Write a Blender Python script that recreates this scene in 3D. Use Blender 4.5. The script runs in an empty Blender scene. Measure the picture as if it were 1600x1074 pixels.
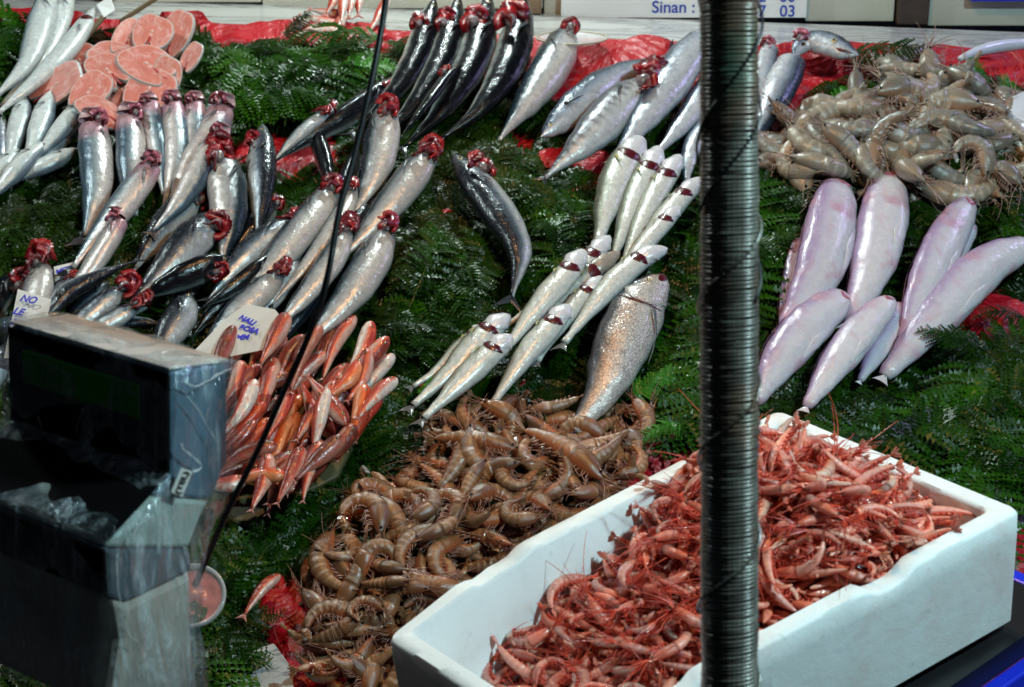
import bpy, math, random
import numpy as np
from mathutils import Vector, Matrix, noise
rnd = random.Random(11)
R = math.radians
scene = bpy.context.scene
COL = scene.collection

# ------------------------------------------------------------------ camera
F = 2790.0            # focal length in photo pixels
PIT = R(20)
CAM = Vector((0, 0, 1.95))
cd = bpy.data.cameras.new('camera')
cam = bpy.data.objects.new('camera', cd); COL.objects.link(cam)
cam.location = CAM
cam.rotation_euler = (R(90) - PIT, 0, 0)
cd.sensor_width = 36
cd.lens = 36 * F / 1600
cd.clip_start = 0.05; cd.clip_end = 200
cd.dof.use_dof = True; cd.dof.focus_distance = 2.75; cd.dof.aperture_fstop = 10
scene.camera = cam

# ------------------------------------------------------------------ world, sun, exposure (evening: weak sky)
w = bpy.data.worlds.new('World'); scene.world = w; w.use_nodes = True
wn = w.node_tree
sky = wn.nodes.new('ShaderNodeTexSky'); sky.sky_type = 'NISHITA'; sky.sun_disc = False
sky.sun_elevation = R(48); sky.sun_rotation = R(130)
wn.links.new(sky.outputs[0], wn.nodes['Background'].inputs[0])
wn.nodes['Background'].inputs[1].default_value = 0.004
sl = bpy.data.lights.new('sun', 'SUN'); sl.energy = 0.04; sl.angle = R(12); sl.color = (0.9, 0.97, 1.0)
sun = bpy.data.objects.new('sun', sl); COL.objects.link(sun)
az, el = R(130), R(48)
sdir = Vector((math.sin(az) * math.cos(el), math.cos(az) * math.cos(el), math.sin(el)))
sun.rotation_euler = sdir.to_track_quat('Z', 'Y').to_euler()
scene.view_settings.view_transform = 'Standard'
scene.view_settings.look = 'None'
scene.view_settings.exposure = -0.05
scene.view_settings.gamma = 1.0
scene.view_settings.use_curve_mapping = False
def solid_text(o_):
    bpy.context.view_layer.update()
    me = bpy.data.meshes.new_from_object(o_); n_ = bpy.data.objects.new('lettering', me); bpy.context.scene.collection.objects.link(n_)
    n_.parent = o_.parent; n_.matrix_basis = o_.matrix_basis.copy(); bpy.data.objects.remove(o_); return n_
USED = {}
def uniq(label, *extra):
    for e in ('',) + extra + tuple(a + ' and ' + b for a in extra for b in extra if a != b):
        l = label + (', ' + e if e else '')
        if l not in USED and len(l.replace(',', ' ').split()) <= 16: USED[l] = 1; return l
    return label
scene.render.engine = 'CYCLES'
scene.cycles.use_denoising = True
scene.cycles.max_bounces = 6
scene.cycles.transparent_max_bounces = 8
scene.cycles.sample_clamp_indirect = 4
scene.cycles.caustics_reflective = False
scene.cycles.caustics_refractive = False

# ------------------------------------------------------------------ geometry of the place
TILT = R(24)
P0 = CAM + Vector((0, math.cos(PIT), -math.sin(PIT))) * 3.3
X = Vector((1, 0, 0)); S = Vector((0, math.cos(TILT), math.sin(TILT))); N = Vector((0, -math.sin(TILT), math.cos(TILT)))
cF = Vector((0, math.cos(PIT), -math.sin(PIT))); cU = Vector((0, math.sin(PIT), math.cos(PIT)))
def ray(px, py): return X * ((px - 800) / F) + cF - cU * ((py - 537) / F)
def W(px, py, d): return CAM + ray(px, py) * d
def hit(px, py, p0, n):
    r = ray(px, py); return CAM + r * ((p0 - CAM).dot(n) / r.dot(n))
def at(px, py, h=0.0): return hit(px, py, P0 + N * h, N)      # a point of the sloping counter, h above its board
def depth(p): return (p - CAM).dot(cF)
def uv(p): q = p - P0; return q.dot(X), q.dot(S)

# ------------------------------------------------------------------ helpers
def link(o, parent=None):
    COL.objects.link(o)
    if parent is not None: o.parent = parent
    return o
def mesh(name, V, Fc, mat, parent=None, smooth=True, UV=None):
    me = bpy.data.meshes.new(name)
    me.from_pydata([tuple(v) for v in V], [], Fc)
    if UV is not None:
        ul = me.uv_layers.new(name='UVMap')
        vi = np.empty(len(me.loops), dtype=np.int32); me.loops.foreach_get('vertex_index', vi)
        ul.data.foreach_set('uv', np.asarray(UV, dtype=np.float32)[vi].ravel())
    me.polygons.foreach_set('use_smooth', [smooth] * len(me.polygons))
    if mat: me.materials.append(mat)
    me.update()
    return link(bpy.data.objects.new(name, me), parent)
def tag(o, label=None, cat=None, group=None, kind=None):
    if label: o['label'] = label
    if cat: o['category'] = cat
    if group: o['group'] = group
    if kind: o['kind'] = kind
    return o
def empty(name, loc, label, cat, group=None):
    o = link(bpy.data.objects.new(name, None)); o.location = loc; o.empty_display_size = .02
    return tag(o, label, cat, group)
def copy_child(src, parent):
    c = src.copy(); COL.objects.link(c); c.parent = parent; return c
def interp(t, ks):
    for (a, x), (b, y) in zip(ks, ks[1:]):
        if t <= b:
            f = (t - a) / (b - a); f = f * f * (3 - 2 * f) * .5 + f * .5
            return x + (y - x) * f
    return ks[-1][1]
def catmull(P, n):
    Q = [P[0] * 2 - P[1]] + list(P) + [P[-1] * 2 - P[-2]]
    out = []; m = len(P) - 1
    for i in range(n):
        s = i / (n - 1) * m; k = min(int(s), m - 1); f = s - k
        a, b, c, d = Q[k:k + 4]
        out.append(.5 * ((2 * b) + (c - a) * f + (2 * a - 5 * b + 4 * c - d) * f * f + (3 * b - 3 * c + d - a) * f ** 3))
    L = [0]
    for i in range(1, n): L.append(L[-1] + (out[i] - out[i - 1]).length)
    res = []; j = 0
    for i in range(n):
        t = L[-1] * i / (n - 1)
        while j < n - 2 and L[j + 1] < t: j += 1
        f = (t - L[j]) / max(1e-9, L[j + 1] - L[j]); res.append(out[j].lerp(out[j + 1], f))
    return res
def tube(P, r, k=6, closed_ends=True):
    """rings along a polyline; r number or list"""
    V = []; Fc = []; n = len(P); up = None
    for i in range(n):
        T = (P[min(i + 1, n - 1)] - P[max(i - 1, 0)]).normalized()
        if up is None:
            up = T.orthogonal().normalized()
        else:
            up = (up - T * up.dot(T)); up = up.normalized() if up.length > 1e-6 else T.orthogonal().normalized()
        B = T.cross(up); rr = r[i] if hasattr(r, '__len__') else r
        for j in range(k):
            a = 2 * math.pi * j / k; V.append(P[i] + (up * math.cos(a) + B * math.sin(a)) * rr)
        if i:
            o = i * k
            for j in range(k): Fc.append((o - k + j, o - k + (j + 1) % k, o + (j + 1) % k, o + j))
    if closed_ends:
        Fc.append(tuple(range(k))[::-1]); Fc.append(tuple(range((n - 1) * k, n * k)))
    return V, Fc
class MB:
    def __init__(s): s.V = []; s.F = []
    def add(s, V, Fc):
        o = len(s.V); s.V += list(V); s.F += [tuple(i + o for i in f) for f in Fc]; return s
    def box(s, c, ax, ay, az):
        c = Vector(c)
        V = [c + ax * i + ay * j + az * k for i in (-.5, .5) for j in (-.5, .5) for k in (-.5, .5)]
        return s.add(V, [(0, 1, 3, 2), (4, 6, 7, 5), (0, 4, 5, 1), (2, 3, 7, 6), (0, 2, 6, 4), (1, 5, 7, 3)])
    def build(s, name, mat, parent=None, smooth=False, bevel=0):
        o = mesh(name, s.V, s.F, mat, parent, smooth)
        if bevel:
            b = o.modifiers.new('bevel', 'BEVEL'); b.width = bevel; b.segments = 2; b.limit_method = 'ANGLE'
        return o
def rel(o, root):
    """put world-space vertices into the frame of the root"""
    o.data.transform(Matrix.Translation(-root.matrix_basis.translation)); return o

# ------------------------------------------------------------------ materials
class NT:
    def __init__(s, name):
        s.m = bpy.data.materials.new(name); s.m.use_nodes = True; s.t = s.m.node_tree
        s.b = s.t.nodes['Principled BSDF']; s.out = s.t.nodes['Material Output']
    def n(s, typ, **k):
        nd = s.t.nodes.new(typ)
        for a, v in k.items():
            if a.startswith('i_'): nd.inputs[int(a[2:]) if a[2:].isdigit() else a[2:]].default_value = v
            else: setattr(nd, a, v)
        return nd
    def l(s, a, b): s.t.links.new(a, b)
    def set(s, **k):
        for a, v in k.items():
            s.b.inputs[a.replace('_', ' ')].default_value = v
        return s
    def ramp(s, fac, stops, interp='LINEAR'):
        r = s.n('ShaderNodeValToRGB'); r.color_ramp.interpolation = interp
        e = r.color_ramp.elements
        while len(e) > 1: e.remove(e[-1])
        e[0].position = stops[0][0]; e[0].color = (*stops[0][1], 1)
        for p, c in stops[1:]:
            q = e.new(p); q.color = (*c, 1)
        s.l(fac, r.inputs[0]); return r.outputs[0]
    def noise(s, vec, scale, detail=3, rough=.55, dist=0):
        t = s.n('ShaderNodeTexNoise'); t.inputs['Scale'].default_value = scale; t.inputs['Detail'].default_value = detail
        t.inputs['Roughness'].default_value = rough; t.inputs['Distortion'].default_value = dist
        if vec is not None: s.l(vec, t.inputs['Vector'])
        return t.outputs['Fac']
    def math(s, op, a, b=None, clamp=False):
        m = s.n('ShaderNodeMath', operation=op, use_clamp=clamp)
        for i, v in enumerate((a, b)):
            if v is None: continue
            if isinstance(v, (int, float)): m.inputs[i].default_value = v
            else: s.l(v, m.inputs[i])
        return m.outputs[0]
    def mix(s, fac, a, b, blend='MIX'):
        m = s.n('ShaderNodeMix', data_type='RGBA', blend_type=blend)
        for i, v in ((0, fac), (6, a), (7, b)):
            if isinstance(v, (int, float)): m.inputs[i].default_value = v
            elif isinstance(v, tuple): m.inputs[i].default_value = (*v, 1)
            else: s.l(v, m.inputs[i])
        return m.outputs[2]
    def bump(s, h, strength=.2, dist=.002, normal=None):
        b = s.n('ShaderNodeBump'); b.inputs['Strength'].default_value = strength; b.inputs['Distance'].default_value = dist
        s.l(h, b.inputs['Height'])
        if normal is not None: s.l(normal, b.inputs['Normal'])
        return b.outputs[0]
    def color(s, c): s.l(c, s.b.inputs['Base Color']); return s
    def normal(s, c): s.l(c, s.b.inputs['Normal']); s.l(c, s.b.inputs['Coat Normal']); return s
def simple(name, col, rough=.5, metal=0, var=.25, scale=30, bump=.15, coat=0, spec=.5, sss=0):
    m = NT(name); tc = m.n('ShaderNodeTexCoord').outputs['Object']
    n = m.noise(tc, scale, 5)
    m.color(m.mix(n, tuple(c * (1 - var) for c in col), tuple(min(1, c * (1 + var)) for c in col)))
    m.set(Roughness=rough, Metallic=metal, Coat_Weight=coat, Specular_IOR_Level=spec)
    m.b.inputs['Coat Roughness'].default_value = .08
    if sss: m.set(Subsurface_Weight=sss, Subsurface_Scale=.01)
    if bump: m.normal(m.bump(m.noise(tc, scale * 3, 4), bump, .002))
    return m.m

def fish_mat(name, belly, side, back, edge=.5, stripes=0, stripe_col=(.03, .035, .05), head=None, blot=None, rough=.3,
             metal=.25, sss=.12, scales=0, hstripe=0, line=None, bs=28, mott=.6):
    m = NT(name)
    tc = m.n('ShaderNodeTexCoord'); ob = tc.outputs['Object']
    sp = m.n('ShaderNodeSeparateXYZ'); m.l(tc.outputs['UV'], sp.inputs[0]); u, v = sp.outputs[0], sp.outputs[1]
    rn = m.n('ShaderNodeObjectInfo').outputs['Random']
    nz = m.noise(ob, 35, 4)
    vv = m.math('ADD', v, m.math('MULTIPLY', m.math('SUBTRACT', nz, .5), .22))
    c = m.ramp(vv, [(0, belly), (max(.05, edge - .22), belly), (edge, side), (min(.97, edge + .2), back), (1, back)])
    # mottling
    n2 = m.noise(ob, 90, 5, .65)
    c = m.mix(mott, c, m.mix(m.ramp(n2, [(.3, (0, 0, 0)), (.6, (1, 1, 1))]), (.55, .56, .6), (1, 1, 1)), 'MULTIPLY')
    if stripes:
        cu = m.n('ShaderNodeCombineXYZ'); m.l(m.math('ADD', u, m.math('MULTIPLY', nz, .05)), cu.inputs[0]); m.l(m.math('MULTIPLY', v, .12), cu.inputs[1])
        wv = m.n('ShaderNodeTexWave', wave_type='BANDS', bands_direction='X'); wv.inputs['Scale'].default_value = stripes
        wv.inputs['Distortion'].default_value = 1.5; m.l(cu.outputs[0], wv.inputs['Vector'])
        mask = m.math('MULTIPLY', m.math('MULTIPLY', m.math('POWER', wv.outputs['Fac'], 2.0), m.ramp(v, [(edge - .28, (0, 0, 0)), (edge - .02, (1, 1, 1)), (1, (1, 1, 1))])), .75)
        c = m.mix(mask, c, stripe_col)
    if hstripe:
        wv = m.n('ShaderNodeTexWave', wave_type='BANDS', bands_direction='Y'); wv.inputs['Scale'].default_value = hstripe
        wv.inputs['Distortion'].default_value = .6; m.l(tc.outputs['UV'], wv.inputs['Vector'])
        mask = m.math('MULTIPLY', m.math('POWER', wv.outputs['Fac'], 3), m.ramp(v, [(edge - .1, (0, 0, 0)), (edge + .05, (.8, .8, .8)), (1, (.8, .8, .8))]))
        c = m.mix(mask, c, stripe_col)
    if line:
        c = m.mix(m.math('MULTIPLY', m.ramp(vv, [(.42, (0, 0, 0)), (.5, (1, 1, 1)), (.58, (0, 0, 0))]), .6), c, line)
    if head:
        hm = m.ramp(m.math('ADD', u, m.math('MULTIPLY', m.math('SUBTRACT', nz, .5), .1)), [(.1, (1, 1, 1)), (.21, (0, 0, 0))])
        c = m.mix(hm, c, head)
    if blot:
        n3 = m.noise(ob, bs, 3, .5, .6)
        c = m.mix(m.ramp(n3, [(.52, (0, 0, 0)), (.68, (.8, .8, .8))]), c, blot)
    c = m.mix(m.math('MULTIPLY', rn, .3), c, m.mix(.5, c, (.5, .5, .5), 'MULTIPLY'))
    m.color(c)
    m.set(Roughness=rough, Metallic=metal, Coat_Weight=.45, Subsurface_Weight=sss, Subsurface_Scale=.006)
    m.b.inputs['Coat Roughness'].default_value = .07
    h = m.noise(ob, 38, 5, .6)
    nb = m.bump(h, .5, .006)
    nb = m.bump(m.noise(ob, 330, 3, .6), .35, .0012, nb)
    m.l(m.math('ADD', m.math('MULTIPLY', m.noise(ob, 80, 4), .28), rough - .12), m.b.inputs['Roughness'])
    if scales:
        vo = m.n('ShaderNodeTexVoronoi', feature='DISTANCE_TO_EDGE'); vo.inputs['Scale'].default_value = scales; m.l(ob, vo.inputs['Vector'])
        nb = m.bump(m.math('MINIMUM', vo.outputs['Distance'], .3), .5, .0015, nb)
        col2 = m.mix(m.ramp(vo.outputs['Distance'], [(0, (1, 1, 1)), (.12, (0, 0, 0))]), c, m.mix(1, c, (.35, .32, .32), 'MULTIPLY'))
        m.color(col2)
    m.normal(nb)
    return m.m

M = {}
M['bonito'] = fish_mat('bonito_skin', (.55, .58, .6), (.14, .18, .23), (.008, .012, .02), edge=.52, stripes=0, hstripe=5, head=(.06, .07, .09), rough=.25)
M['bonito_silver'] = fish_mat('bonito_silver_skin', (.62, .58, .56), (.36, .41, .44), (.015, .03, .045), edge=.52, rough=.24, metal=.2, line=(.3, .24, .25), head=(.13, .14, .16))
M['bonito_row'] = fish_mat('row_bonito_skin', (.66, .72, .7), (.03, .035, .04), (.004, .005, .008), edge=.24, rough=.18)
M['bonito_striped'] = fish_mat('striped_bonito_skin', (.66, .68, .7), (.34, .35, .38), (.1, .11, .14), edge=.6, stripes=5.5, stripe_col=(.09, .08, .1))
M['bonito_dark'] = fish_mat('dark_bonito_skin', (.4, .46, .46), (.03, .04, .05), (.004, .005, .009), edge=.3, hstripe=5, stripe_col=(.002, .002, .004), rough=.18)
M['bluefish'] = fish_mat('bluefish_skin', (.68, .62, .61), (.36, .43, .47), (.08, .13, .18), edge=.56, head=(.5, .3, .36), rough=.28)
M['white'] = fish_mat('white_fish_skin', (.72, .76, .76), (.55, .64, .66), (.16, .22, .28), edge=.66, rough=.22, metal=.1)
M['bass'] = fish_mat('bass_skin', (.72, .73, .70), (.46, .5, .43), (.12, .13, .1), edge=.62, head=(.68, .68, .74), rough=.26, metal=.12)
M['bass_brown'] = fish_mat('brown_bass_skin', (.66, .6, .52), (.4, .33, .25), (.12, .1, .08), edge=.6, head=(.35, .3, .26), rough=.26, metal=.12)
M['meagre'] = fish_mat('meagre_skin', (.7, .66, .64), (.52, .37, .29), (.07, .065, .08), edge=.66, scales=190, rough=.3, metal=.25)
M['mackerel'] = fish_mat('mackerel_skin', (.62, .64, .7), (.34, .39, .48), (.03, .05, .09), edge=.6, rough=.25)
M['monk'] = fish_mat('skinned_fish_flesh', (.66, .62, .68), (.58, .52, .64), (.38, .27, .46), edge=.66, blot=(.56, .3, .4), rough=.22, metal=0, sss=.3, bs=13, mott=.2)
M['monk_edge'] = simple('lilac_fin_edge', (.42, .2, .36), .3, 0, .35, 60, .4, .6, sss=.1)
M['mullet'] = fish_mat('red_mullet_skin', (.70, .42, .34), (.62, .085, .045), (.26, .035, .025), edge=.45, blot=(.7, .10, .03), bs=75, rough=.3, metal=.05)
M['mullet_brown'] = fish_mat('brown_mullet_skin', (.46, .17, .12), (.34, .06, .04), (.15, .03, .02), edge=.4, blot=(.5, .08, .04), bs=75, rough=.3, metal=.05)
M['mullet_pale'] = fish_mat('pale_mullet_skin', (.76, .66, .6), (.66, .15, .1), (.5, .05, .03), edge=.5, blot=(.75, .12, .04), bs=75, rough=.3, metal=.05)
M['mullet_orange'] = fish_mat('orange_mullet_skin', (.72, .24, .1), (.78, .11, .02), (.6, .06, .02), edge=.5, rough=.3, metal=0)
M['fin'] = simple('fin_membrane', (.16, .17, .18), .35, 0, .4, 120, .3, .5)
M['fin_dark'] = simple('dark_fin_membrane', (.025, .03, .04), .3, 0, .4, 120, .3, .6)
M['fin_pink'] = simple('pink_fin_membrane', (.5, .2, .17), .35, 0, .3, 120, .3, .5)
M['gill'] = simple('gill_crimson', (.12, .003, .008), .22, 0, .6, 160, .5, .8, sss=.1)
M['gill_bright'] = simple('gill_red', (.3, .006, .01), .25, 0, .5, 160, .5, .8, sss=.1)
M['gill_pale'] = simple('gill_mauve', (.42, .12, .18), .28, 0, .5, 60, .4, .8, sss=.1)
M['hood'] = simple('pale_mauve_flap', (.56, .38, .42), .28, 0, .4, 40, .4, .7, sss=.1)
M['slit'] = simple('gill_slit_maroon', (.075, .004, .01), .3, 0, .5, 90, .3, .5)
M['throat'] = simple('throat_membrane', (.16, .13, .14), .2, 0, .4, 80, .4, .8)
M['eye'] = simple('eye_black', (.008, .008, .01), .08, 0, 0, 10, 0, 1)
M['iris'] = simple('iris_gold', (.5, .42, .24), .25, .3, .3, 50, 0, .5)

def prawn_mat(name, base, band, headc, legmix, sss=.25):
    m = NT(name); tc = m.n('ShaderNodeTexCoord'); ob = tc.outputs['Object']
    sp = m.n('ShaderNodeSeparateXYZ'); m.l(tc.outputs['UV'], sp.inputs[0]); u, v = sp.outputs[0], sp.outputs[1]
    rn = m.n('ShaderNodeObjectInfo').outputs['Random']
    s = m.math('FRACT', m.math('MULTIPLY', m.math('SUBTRACT', u, .38), 11.1))
    isab = m.ramp(u, [(.37, (0, 0, 0)), (.39, (1, 1, 1))])
    bm = m.math('MULTIPLY', m.ramp(s, [(0, (1, 1, 1)), (.14, (.1, .1, .1)), (.7, (0, 0, 0)), (.93, (.7, .7, .7)), (1, (1, 1, 1))]), isab)
    n = m.noise(ob, 60, 5, .65)
    n4 = m.noise(ob, 420, 3, .6)
    c = m.mix(n, tuple(x * .6 for x in base), tuple(min(1, x * 1.45) for x in base))
    c = m.mix(m.ramp(n, [(.55, (0, 0, 0)), (.75, (.65, .65, .65))]), c, legmix)
    c = m.mix(m.math('MULTIPLY', bm, .6), c, band)
    c = m.mix(m.ramp(u, [(.2, (.75, .75, .75)), (.42, (0, 0, 0))]), c, headc)
    c = m.mix(m.ramp(u, [(.86, (0, 0, 0)), (.97, (.7, .7, .7))]), c, headc)
    c = m.mix(m.ramp(v, [(.15, (.6, .6, .6)), (.4, (0, 0, 0))]), c, legmix)
    c = m.mix(m.math('MULTIPLY', m.ramp(n4, [(.6, (0, 0, 0)), (.75, (1, 1, 1))]), .5), c, tuple(x * .35 for x in band))
    c = m.mix(1.0, c, m.ramp(rn, [(0, (.62, .62, .64)), (.5, (1, .97, .95)), (1, (1.25, 1.12, 1.0))]), 'MULTIPLY')
    m.color(c)
    m.set(Roughness=.24, Coat_Weight=1.0, Subsurface_Weight=sss, Subsurface_Scale=.006)
    m.b.inputs['Coat Roughness'].default_value = .06
    m.normal(m.bump(m.noise(ob, 130, 4), .3, .002))
    return m.m
M['prawn'] = prawn_mat('brown_prawn_shell', (.24, .12, .055), (.42, .26, .15), (.17, .07, .03), (.42, .1, .025))
M['prawn_grey'] = prawn_mat('grey_prawn_shell', (.25, .235, .20), (.44, .41, .37), (.23, .19, .15), (.36, .18, .09))
M['shrimp'] = prawn_mat('pink_shrimp_shell', (.68, .27, .21), (.76, .42, .34), (.62, .1, .045), (.66, .075, .03), .3)
M['shrimp_pale'] = prawn_mat('pale_shrimp_shell', (.62, .36, .28), (.7, .48, .4), (.58, .15, .08), (.62, .13, .07), .3)
M['leg'] = simple('prawn_leg', (.32, .15, .1), .35, 0, .4, 200, 0, .6)
M['leg_grey'] = simple('grey_prawn_leg', (.34, .22, .18), .35, 0, .4, 200, 0, .6)
M['leg_red'] = simple('shrimp_leg_red', (.68, .07, .035), .35, 0, .4, 200, 0, .6)

def leaf_mat(name, c1, c2, yel=(.03, .07, .006)):
    m = NT(name); tc = m.n('ShaderNodeTexCoord'); ob = tc.outputs['Object']
    n = m.noise(ob, 7, 6, .7); n2 = m.noise(ob, 70, 3); n3 = m.noise(ob, 2.2, 3)
    c = m.mix(m.ramp(n, [(.36, (0, 0, 0)), (.66, (1, 1, 1))]), c1, c2); c = m.mix(m.ramp(n3, [(.5, (0, 0, 0)), (.66, (.7, .7, .7))]), c, (.016, .026, .002)); c = m.mix(m.ramp(n2, [(.6, (0, 0, 0)), (.8, (.6, .6, .6))]), c, yel)
    m.color(c); m.set(Roughness=.33, Coat_Weight=.0, Specular_IOR_Level=.2)
    m.b.inputs['Coat Roughness'].default_value = .16
    m.normal(m.bump(m.noise(ob, 160, 3), .25, .002))
    return m.m
M['fern'] = leaf_mat('fern_leaf', (.001, .008, .0004), (.014, .058, .0015))
M['fern_light'] = leaf_mat('fresh_fern_leaf', (.03, .14, .012), (.06, .24, .02))

def cloth_mat():
    m = NT('red_plastic_sheet'); tc = m.n('ShaderNodeTexCoord').outputs['Object']
    n = m.noise(tc, 5, 5); n2 = m.noise(tc, 18, 5, .6, 1)
    m.color(m.mix(n, (.33, .002, .008), (.58, .006, .02)))
    m.set(Roughness=.45, Coat_Weight=.2); m.b.inputs['Coat Roughness'].default_value = .3
    m.normal(m.bump(n2, .6, .012, m.bump(m.noise(tc, 7, 3, .5, 2), .8, .05))); return m.m
M['red'] = cloth_mat()
def marble_mat():
    m = NT('grey_marble'); tc = m.n('ShaderNodeTexCoord').outputs['Object']
    mp = m.n('ShaderNodeMapping'); mp.inputs['Scale'].default_value = (.5, 2.2, 2.2); m.l(tc, mp.inputs[0])
    n = m.noise(mp.outputs[0], 3.5, 8, .6, 1.4); n2 = m.noise(tc, 14, 6)
    c = m.ramp(n, [(.3, (.26, .27, .28)), (.47, (.5, .5, .5)), (.5, (.2, .21, .23)), (.54, (.52, .52, .52)), (.8, (.6, .6, .59))])
    c = m.mix(m.math('MULTIPLY', n2, .3), c, (.3, .26, .2))
    m.color(c); m.set(Roughness=.22); m.normal(m.bump(n2, .15, .003)); return m.m
M['marble'] = marble_mat()
def foam_mat():
    m = NT('white_polystyrene'); tc = m.n('ShaderNodeTexCoord').outputs['Object']
    vo = m.n('ShaderNodeTexVoronoi', feature='DISTANCE_TO_EDGE'); vo.inputs['Scale'].default_value = 230; m.l(tc, vo.inputs['Vector'])
    n = m.noise(tc, 9, 5); n2 = m.noise(tc, 60, 4)
    c = m.mix(m.ramp(n, [(.5, (0, 0, 0)), (.75, (.5, .5, .5))]), (.82, .83, .83), (.74, .7, .68))
    c = m.mix(m.ramp(m.noise(tc, 5, 5, .7, .8), [(.56, (0, 0, 0)), (.7, (.4, .4, .4))]), c, (.74, .5, .46))
    c = m.mix(m.ramp(n2, [(.66, (0, 0, 0)), (.76, (.6, .6, .6))]), c, (.4, .38, .36))
    m.color(c); m.set(Roughness=.55, Subsurface_Weight=.1, Subsurface_Scale=.01)
    nb = m.bump(m.math('MINIMUM', vo.outputs['Distance'], .25), .3, .0008)
    m.normal(m.bump(n2, .25, .003, nb)); return m.m
M['foam'] = foam_mat()
M['wood'] = simple('weathered_wood', (.2, .13, .075), .6, 0, .4, 25, .4)
M['wood_dark'] = simple('dark_wood', (.045, .025, .016), .55, 0, .4, 25, .4)
M['board'] = simple('cream_painted_board', (.55, .55, .47), .5, 0, .12, 9, .15)
M['white_paint'] = simple('white_sign_face', (.78, .79, .8), .4, 0, .05, 9, .03)
M['blue_print'] = simple('blue_print', (.02, .05, .42), .45, 0, .1, 30, 0)
M['ink'] = simple('blue_marker_ink', (.03, .03, .6), .5, 0, .1, 30, 0)
M['card'] = simple('pale_price_card', (.6, .58, .55), .55, 0, .08, 25, .1)
M['cardboard'] = simple('wet_cardboard', (.13, .08, .055), .7, 0, .25, 20, .3)
M['tray'] = simple('tray_edge_olive', (.09, .08, .035), .5, 0, .3, 20, .2)
M['blue_plastic'] = simple('blue_plastic', (.01, .025, .55), .35, 0, .15, 12, .1, .2)
M['asphalt'] = simple('wet_dark_floor', (.03, .03, .032), .5, 0, .4, 20, .4)
M['black_rubber'] = simple('black_cable', (.008, .008, .009), .35, 0, .2, 90, .1)
M['white_cloth'] = simple('white_plastic_bag', (.6, .62, .72), .3, 0, .1, 12, .6, .3)

# ------------------------------------------------------------------ the ground, counter, ledge and wall
BL, BR = (-60, 28), (1680, 97)      # the line where cloth meets the marble ledge in the photo
pBL, pBR = at(*BL), at(*BR)
def grid_patch(nx, ny, fn):
    V = [fn(i / nx, j / ny) for j in range(ny + 1) for i in range(nx + 1)]
    Fc = [(j * (nx + 1) + i, j * (nx + 1) + i + 1, (j + 1) * (nx + 1) + i + 1, (j + 1) * (nx + 1) + i) for j in range(ny) for i in range(nx)]
    return V, Fc
V, Fc = grid_patch(40, 40, lambda a, b: Vector(((a - .5) * 120, (b - .5) * 120, 0)))
tag(mesh('ground', V, Fc, M['asphalt'], smooth=False), kind='structure')

# lumps where the red sheet shows through the ferns (px, py, rx, ry, height)
LUMPS = [(480, 72, 95, 20, .05), (570, 68, 30, 14, .05), (900, 125, 75, 38, .045), (1010, 110, 45, 30, .04), (850, 105, 30, 18, .04), (900, 265, 50, 14, .05),
         (1320, 102, 95, 14, .05), (1490, 112, 60, 18, .05), (1580, 118, 50, 26, .05), (1225, 195, 16, 24, .05), (1190, 235, 10, 18, .05), (1245, 160, 14, 14, .05), (1562, 525, 46, 36, .05),
         (1445, 618, 26, 8, .055), (1425, 655, 18, 8, .055), (820, 615, 22, 11, .06), (965, 718, 38, 13, .07), (1040, 728, 30, 12, .07), (452, 962, 34, 40, .08), (478, 1035, 26, 50, .07), (600, 1035, 30, 30, .05),
         (345, 800, 50, 28, .04), (570, 135, 22, 11, .05), (290, 38, 30, 8, .05), (50, 42, 70, 8, .05), (1580, 320, 22, 9, .05), (655, 625, 9, 6, .05), (590, 705, 9, 6, .05), (60, 560, 10, 6, .05), (450, 250, 60, 20, .03), (700, 350, 8, 5, .05)]
LQ = [(uv(at(x, y)), rx / F * depth(at(x, y)), (at(x, y - ry) - at(x, y + ry)).length / 2, h) for x, y, rx, ry, h in LUMPS]
def lump(u, v, grow=1.0):
    s = 0
    for (a, b), rx, ry, h in LQ:
        q = ((u - a) / (rx * grow)) ** 2 + ((v - b) / (ry * grow)) ** 2
        if q < 2.2: s = max(s, min(.03, h * .6) * min(1, 1.6 * max(0, 1 - (q / 2.2) ** 2)))
    return s
pFL, pFR = at(-200, 1200), at(1900, 1200)
VB = uv(pBL)[1], uv(pBR)[1]
U0, U1 = -1.25, 1.2
def cloth(a, b):
    q_ = 1
    u = U0 + (U1 - U0) * a
    vt = VB[0] + (VB[1] - VB[0]) * ((u - uv(pBL)[0]) / (uv(pBR)[0] - uv(pBL)[0]))
    v = -1.05 + (vt + 1.05) * b
    h = .006 + .014 * noise.noise((u * 5, v * 5, 1)) + .008 * abs(noise.noise((u * 13, v * 22, 4))) + lump(u, v)
    if b > .985: h = max(h, .012)
    return P0 + X * u + S * v + N * h
V, Fc = grid_patch(260, 200, cloth)
tag(mesh('red_sheet', V, Fc, M['red']), 'creased red plastic sheet spread over the sloping counter under the ferns', 'plastic sheet')

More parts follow.
